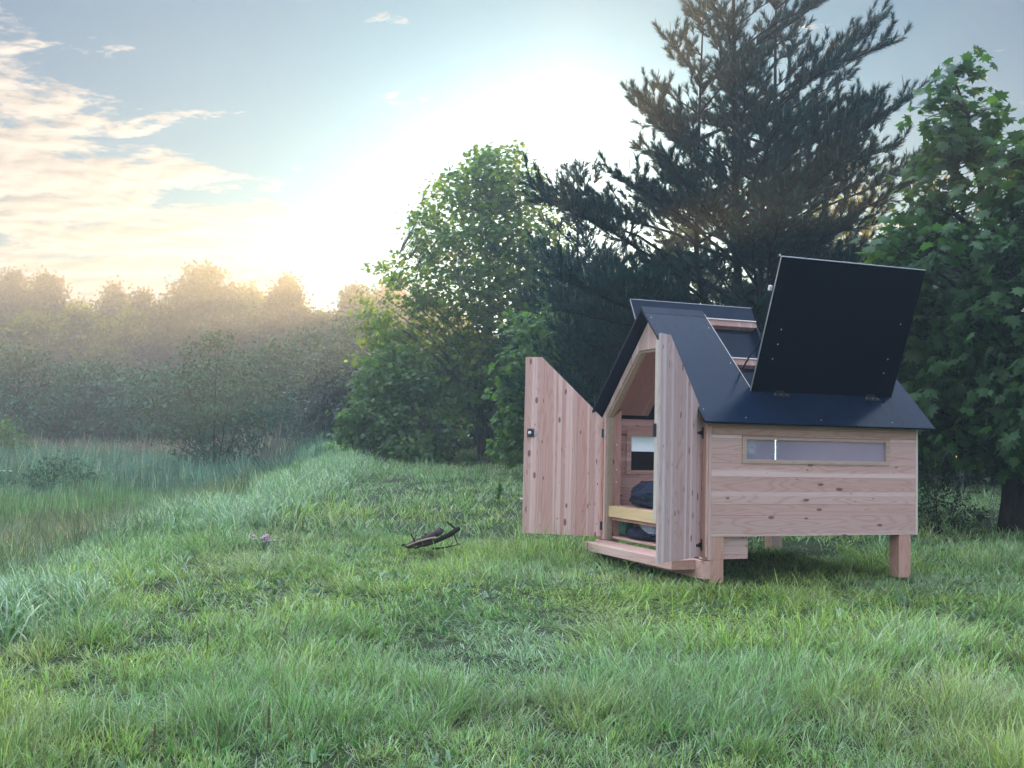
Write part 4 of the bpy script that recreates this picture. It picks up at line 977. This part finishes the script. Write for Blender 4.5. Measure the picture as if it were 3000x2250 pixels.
# dead stems tangle at the far end of the bank
x, y = on_ground(650, 1030); y = min(y, 26); x = at(650, y); z0 = float(ground(x, y)); tb = Tubes()
for i in range(46):
    b = np.array([rng.uniform(-1.1, 1.1), rng.uniform(-.4, .4), -.05]); e = b + np.array([rng.normal(-.15, .4), rng.normal(0, .2), rng.uniform(.35, .95)])
    tb.add(bezier(b, (b + e) / 2 + rng.normal(0, .08, 3), e, 5), np.linspace(.010, .005, 5), 4)
o = tb.build('bramble', bark_mat('bramble_bark', (.05, .045, .04), (.12, .11, .09)), None); o.location = (x, y, z0); tag(o, 'tangle of bare bramble stems at the far end of the bank', 'bramble')

# ================================================================== AIR, SKY, LIGHT
SUN_AZ, SUN_EL = R(1.6), R(9.2)
sun_dir = Vector((math.sin(SUN_AZ) * math.cos(SUN_EL), math.cos(SUN_AZ) * math.cos(SUN_EL), math.sin(SUN_EL)))
ld = bpy.data.lights.new('sun', 'SUN'); ld.energy = 3.4; ld.angle = R(.6); ld.color = (1, .60, .22)
lo = bpy.data.objects.new('sun', ld); C.objects.link(lo); lo.rotation_euler = (-sun_dir).to_track_quat('-Z', 'Y').to_euler(); lo.location = (0, 60, 30)

bpy.context.view_layer.update()
ztop = 0.
for o in bpy.data.objects:
    if o.type == 'MESH' and o.name.startswith(('crown', 'trunk')) and o.parent:
        z_ = np.empty(len(o.data.vertices) * 3, np.float32); o.data.vertices.foreach_get('co', z_); ztop = max(ztop, float(z_[2::3].max()) + o.parent.location.z)
bm = bmesh.new(); add_box(bm, -120, 120, -62, 140, -1.9, ztop + .15); print('ZTOP', ztop)
m, nt, out = new_mat('haze_air'); pv = N(nt, 'VolumePrincipled'); pv.inputs['Density'].default_value = .0054; pv.inputs['Color'].default_value = (.46, .52, .56, 1); pv.inputs['Anisotropy'].default_value = .60
nt.links.new(pv.outputs[0], out.inputs['Volume'])
hz_ = bm_obj('haze', bm, m); hz_['kind'] = 'stuff'; hz_['label'] = 'thin morning mist hanging over the meadow and reeds'; hz_['category'] = 'mist'

w = bpy.data.worlds.new('World'); scene.world = w; w.use_nodes = True; nt = w.node_tree; nt.nodes.clear()
out = nt.nodes.new('ShaderNodeOutputWorld'); bg = nt.nodes.new('ShaderNodeBackground'); nt.links.new(bg.outputs[0], out.inputs[0])
sky = nt.nodes.new('ShaderNodeTexSky'); sky.sky_type = 'NISHITA'; sky.sun_disc = False; sky.sun_elevation = SUN_EL; sky.sun_rotation = SUN_AZ; sky.altitude = 0; sky.air_density = 1.; sky.dust_density = 1.2; sky.ozone_density = 1.5
tc = nt.nodes.new('ShaderNodeTexCoord'); dv = tc.outputs['Generated']; s = sep(nt, dv)
vm = nt.nodes.new('ShaderNodeVectorMath'); vm.operation = 'DOT_PRODUCT'; nt.links.new(dv, vm.inputs[0]); vm.inputs[1].default_value = sun_dir; dot = mth(nt, 'MAXIMUM', vm.outputs['Value'], 0.)
# clouds on a flat layer overhead
zc = mth(nt, 'ADD', mth(nt, 'MAXIMUM', s[2], 0.), .15)
u = mth(nt, 'DIVIDE', s[0], zc); v = mth(nt, 'DIVIDE', s[1], zc)
cv = comb(nt, mth(nt, 'MULTIPLY', u, 4.2), mth(nt, 'MULTIPLY', v, 6.0), 3.7)
n1 = N(nt, 'TexNoise', Scale=1.0, Detail=9.0, Roughness=.58, Distortion=.25); nt.links.new(cv, n1.inputs['Vector'])
cv2 = comb(nt, mth(nt, 'MULTIPLY', u, 4.2), mth(nt, 'ADD', mth(nt, 'MULTIPLY', v, 6.0), .2), 3.7)
n2 = N(nt, 'TexNoise', Scale=1.0, Detail=9.0, Roughness=.58, Distortion=.25); nt.links.new(cv2, n2.inputs['Vector'])
az = mth(nt, 'ARCTAN2', s[0], s[1])
left = mth(nt, 'MULTIPLY', mth(nt, 'SUBTRACT', -.08, az), 6.0, clamp=True)        # only to the left of the sun
low = mth(nt, 'MULTIPLY', mth(nt, 'SUBTRACT', mth(nt, 'ADD', .25, mth(nt, 'MULTIPLY', mth(nt, 'SUBTRACT', -.2, az), .50)), s[2]), 9.0, clamp=True)
behind = mth(nt, 'MULTIPLY', mth(nt, 'SUBTRACT', -.1, s[1]), 2.0, clamp=True)
region = mth(nt, 'MAXIMUM', mth(nt, 'MULTIPLY', left, low), mth(nt, 'MULTIPLY', behind, .8))
n3 = N(nt, 'TexNoise', Scale=5.0, Detail=6.0, Roughness=.6, Distortion=.4); nt.links.new(cv, n3.inputs['Vector'])
thr = mth(nt, 'ADD', mth(nt, 'MULTIPLY', region, .30), mth(nt, 'SUBTRACT', mth(nt, 'ADD', n1.outputs[0], mth(nt, 'MULTIPLY', mth(nt, 'SUBTRACT', n3.outputs[0], .5), .36)), .655))
cm = mth(nt, 'MULTIPLY', thr, 9.0, clamp=True)
shade = mth(nt, 'MULTIPLY', mth(nt, 'ADD', mth(nt, 'SUBTRACT', n1.outputs[0], n2.outputs[0]), .10), 5.0, clamp=True)
glow = mth(nt, 'POWER', dot, 18.0); glow2 = mth(nt, 'POWER', dot, 125.0); glow3 = mth(nt, 'POWER', dot, 5.0)
def addc(a, b): return mixc(nt, 1.0, a, b, 'ADD')
def sc_(colr, f): 
    x = comb(nt, mth(nt, 'MULTIPLY', f, colr[0]), mth(nt, 'MULTIPLY', f, colr[1]), mth(nt, 'MULTIPLY', f, colr[2])); return x
# values here are before the 0.1 strength
base = mixc(nt, 1.0, sky.outputs[0], (.02, .175, .32), 'MULTIPLY')
base = addc(base, sc_((.35, .3, .35), glow)); base = addc(base, sc_((9.5, 8.8, 8.0), glow2)); base = addc(base, sc_((.0, .0, .06), glow3))
# unseen bright sky overhead and behind the viewer, added to light the scene
fill_sky = mth(nt, 'MULTIPLY', mth(nt, 'SUBTRACT', mth(nt, 'MULTIPLY', s[2], 1.0), .42), 3.0, clamp=True)
fill_sky = mth(nt, 'MAXIMUM', fill_sky, mth(nt, 'MULTIPLY', mth(nt, 'SUBTRACT', .1, s[1]), 2.5, clamp=True))
fill_sky = mth(nt, 'MULTIPLY', fill_sky, mth(nt, 'ADD', mth(nt, 'MULTIPLY', s[2], 6.), .3, clamp=True))
sidew = mth(nt, 'ADD', mth(nt, 'MULTIPLY', mth(nt, 'SUBTRACT', .25, s[0]), 1.1), .25, clamp=True)   # added fill is brighter on the left, dimmer on the right
fill_sky = mth(nt, 'MULTIPLY', fill_sky, mth(nt, 'ADD', mth(nt, 'MULTIPLY', sidew, 1.08), .24))
base = addc(base, sc_((23.5, 28., 35.0), fill_sky))
clit = addc(mixc(nt, shade, (1.5, 1.45, 1.55), (3.6, 3.25, 2.9)), sc_((1.6, 1.5, 1.3), glow))
final = mixc(nt, cm, base, clit)
gr = mth(nt, 'MULTIPLY', mth(nt, 'ADD', s[2], .02), 40.0, clamp=True)
final = mixc(nt, gr, (.5, .6, .4), final)
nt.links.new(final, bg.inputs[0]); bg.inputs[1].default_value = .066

cd = bpy.data.cameras.new('camera'); cam = bpy.data.objects.new('camera', cd); C.objects.link(cam)
cam.matrix_world = Matrix.Translation((0, 0, 1.1757)) @ Matrix.Rotation(math.pi / 2 + .0546, 4, 'X') @ Matrix.Rotation(.0221, 4, 'Z')
cd.sensor_width = 36; cd.lens = 3214.81 / 3000 * 36; cd.clip_start = .05; cd.clip_end = 1000
scene.camera = cam
scene.view_settings.view_transform = 'Standard'; scene.view_settings.look = 'None'; scene.view_settings.exposure = 1.9; scene.view_settings.gamma = 1
cy = scene.cycles; cy.use_denoising = True; cy.volume_bounces = 0; cy.max_bounces = 6; cy.diffuse_bounces = 3; cy.glossy_bounces = 3; cy.transmission_bounces = 4; cy.transparent_max_bounces = 8; cy.caustics_reflective = False; cy.caustics_refractive = False; cy.sample_clamp_indirect = 4
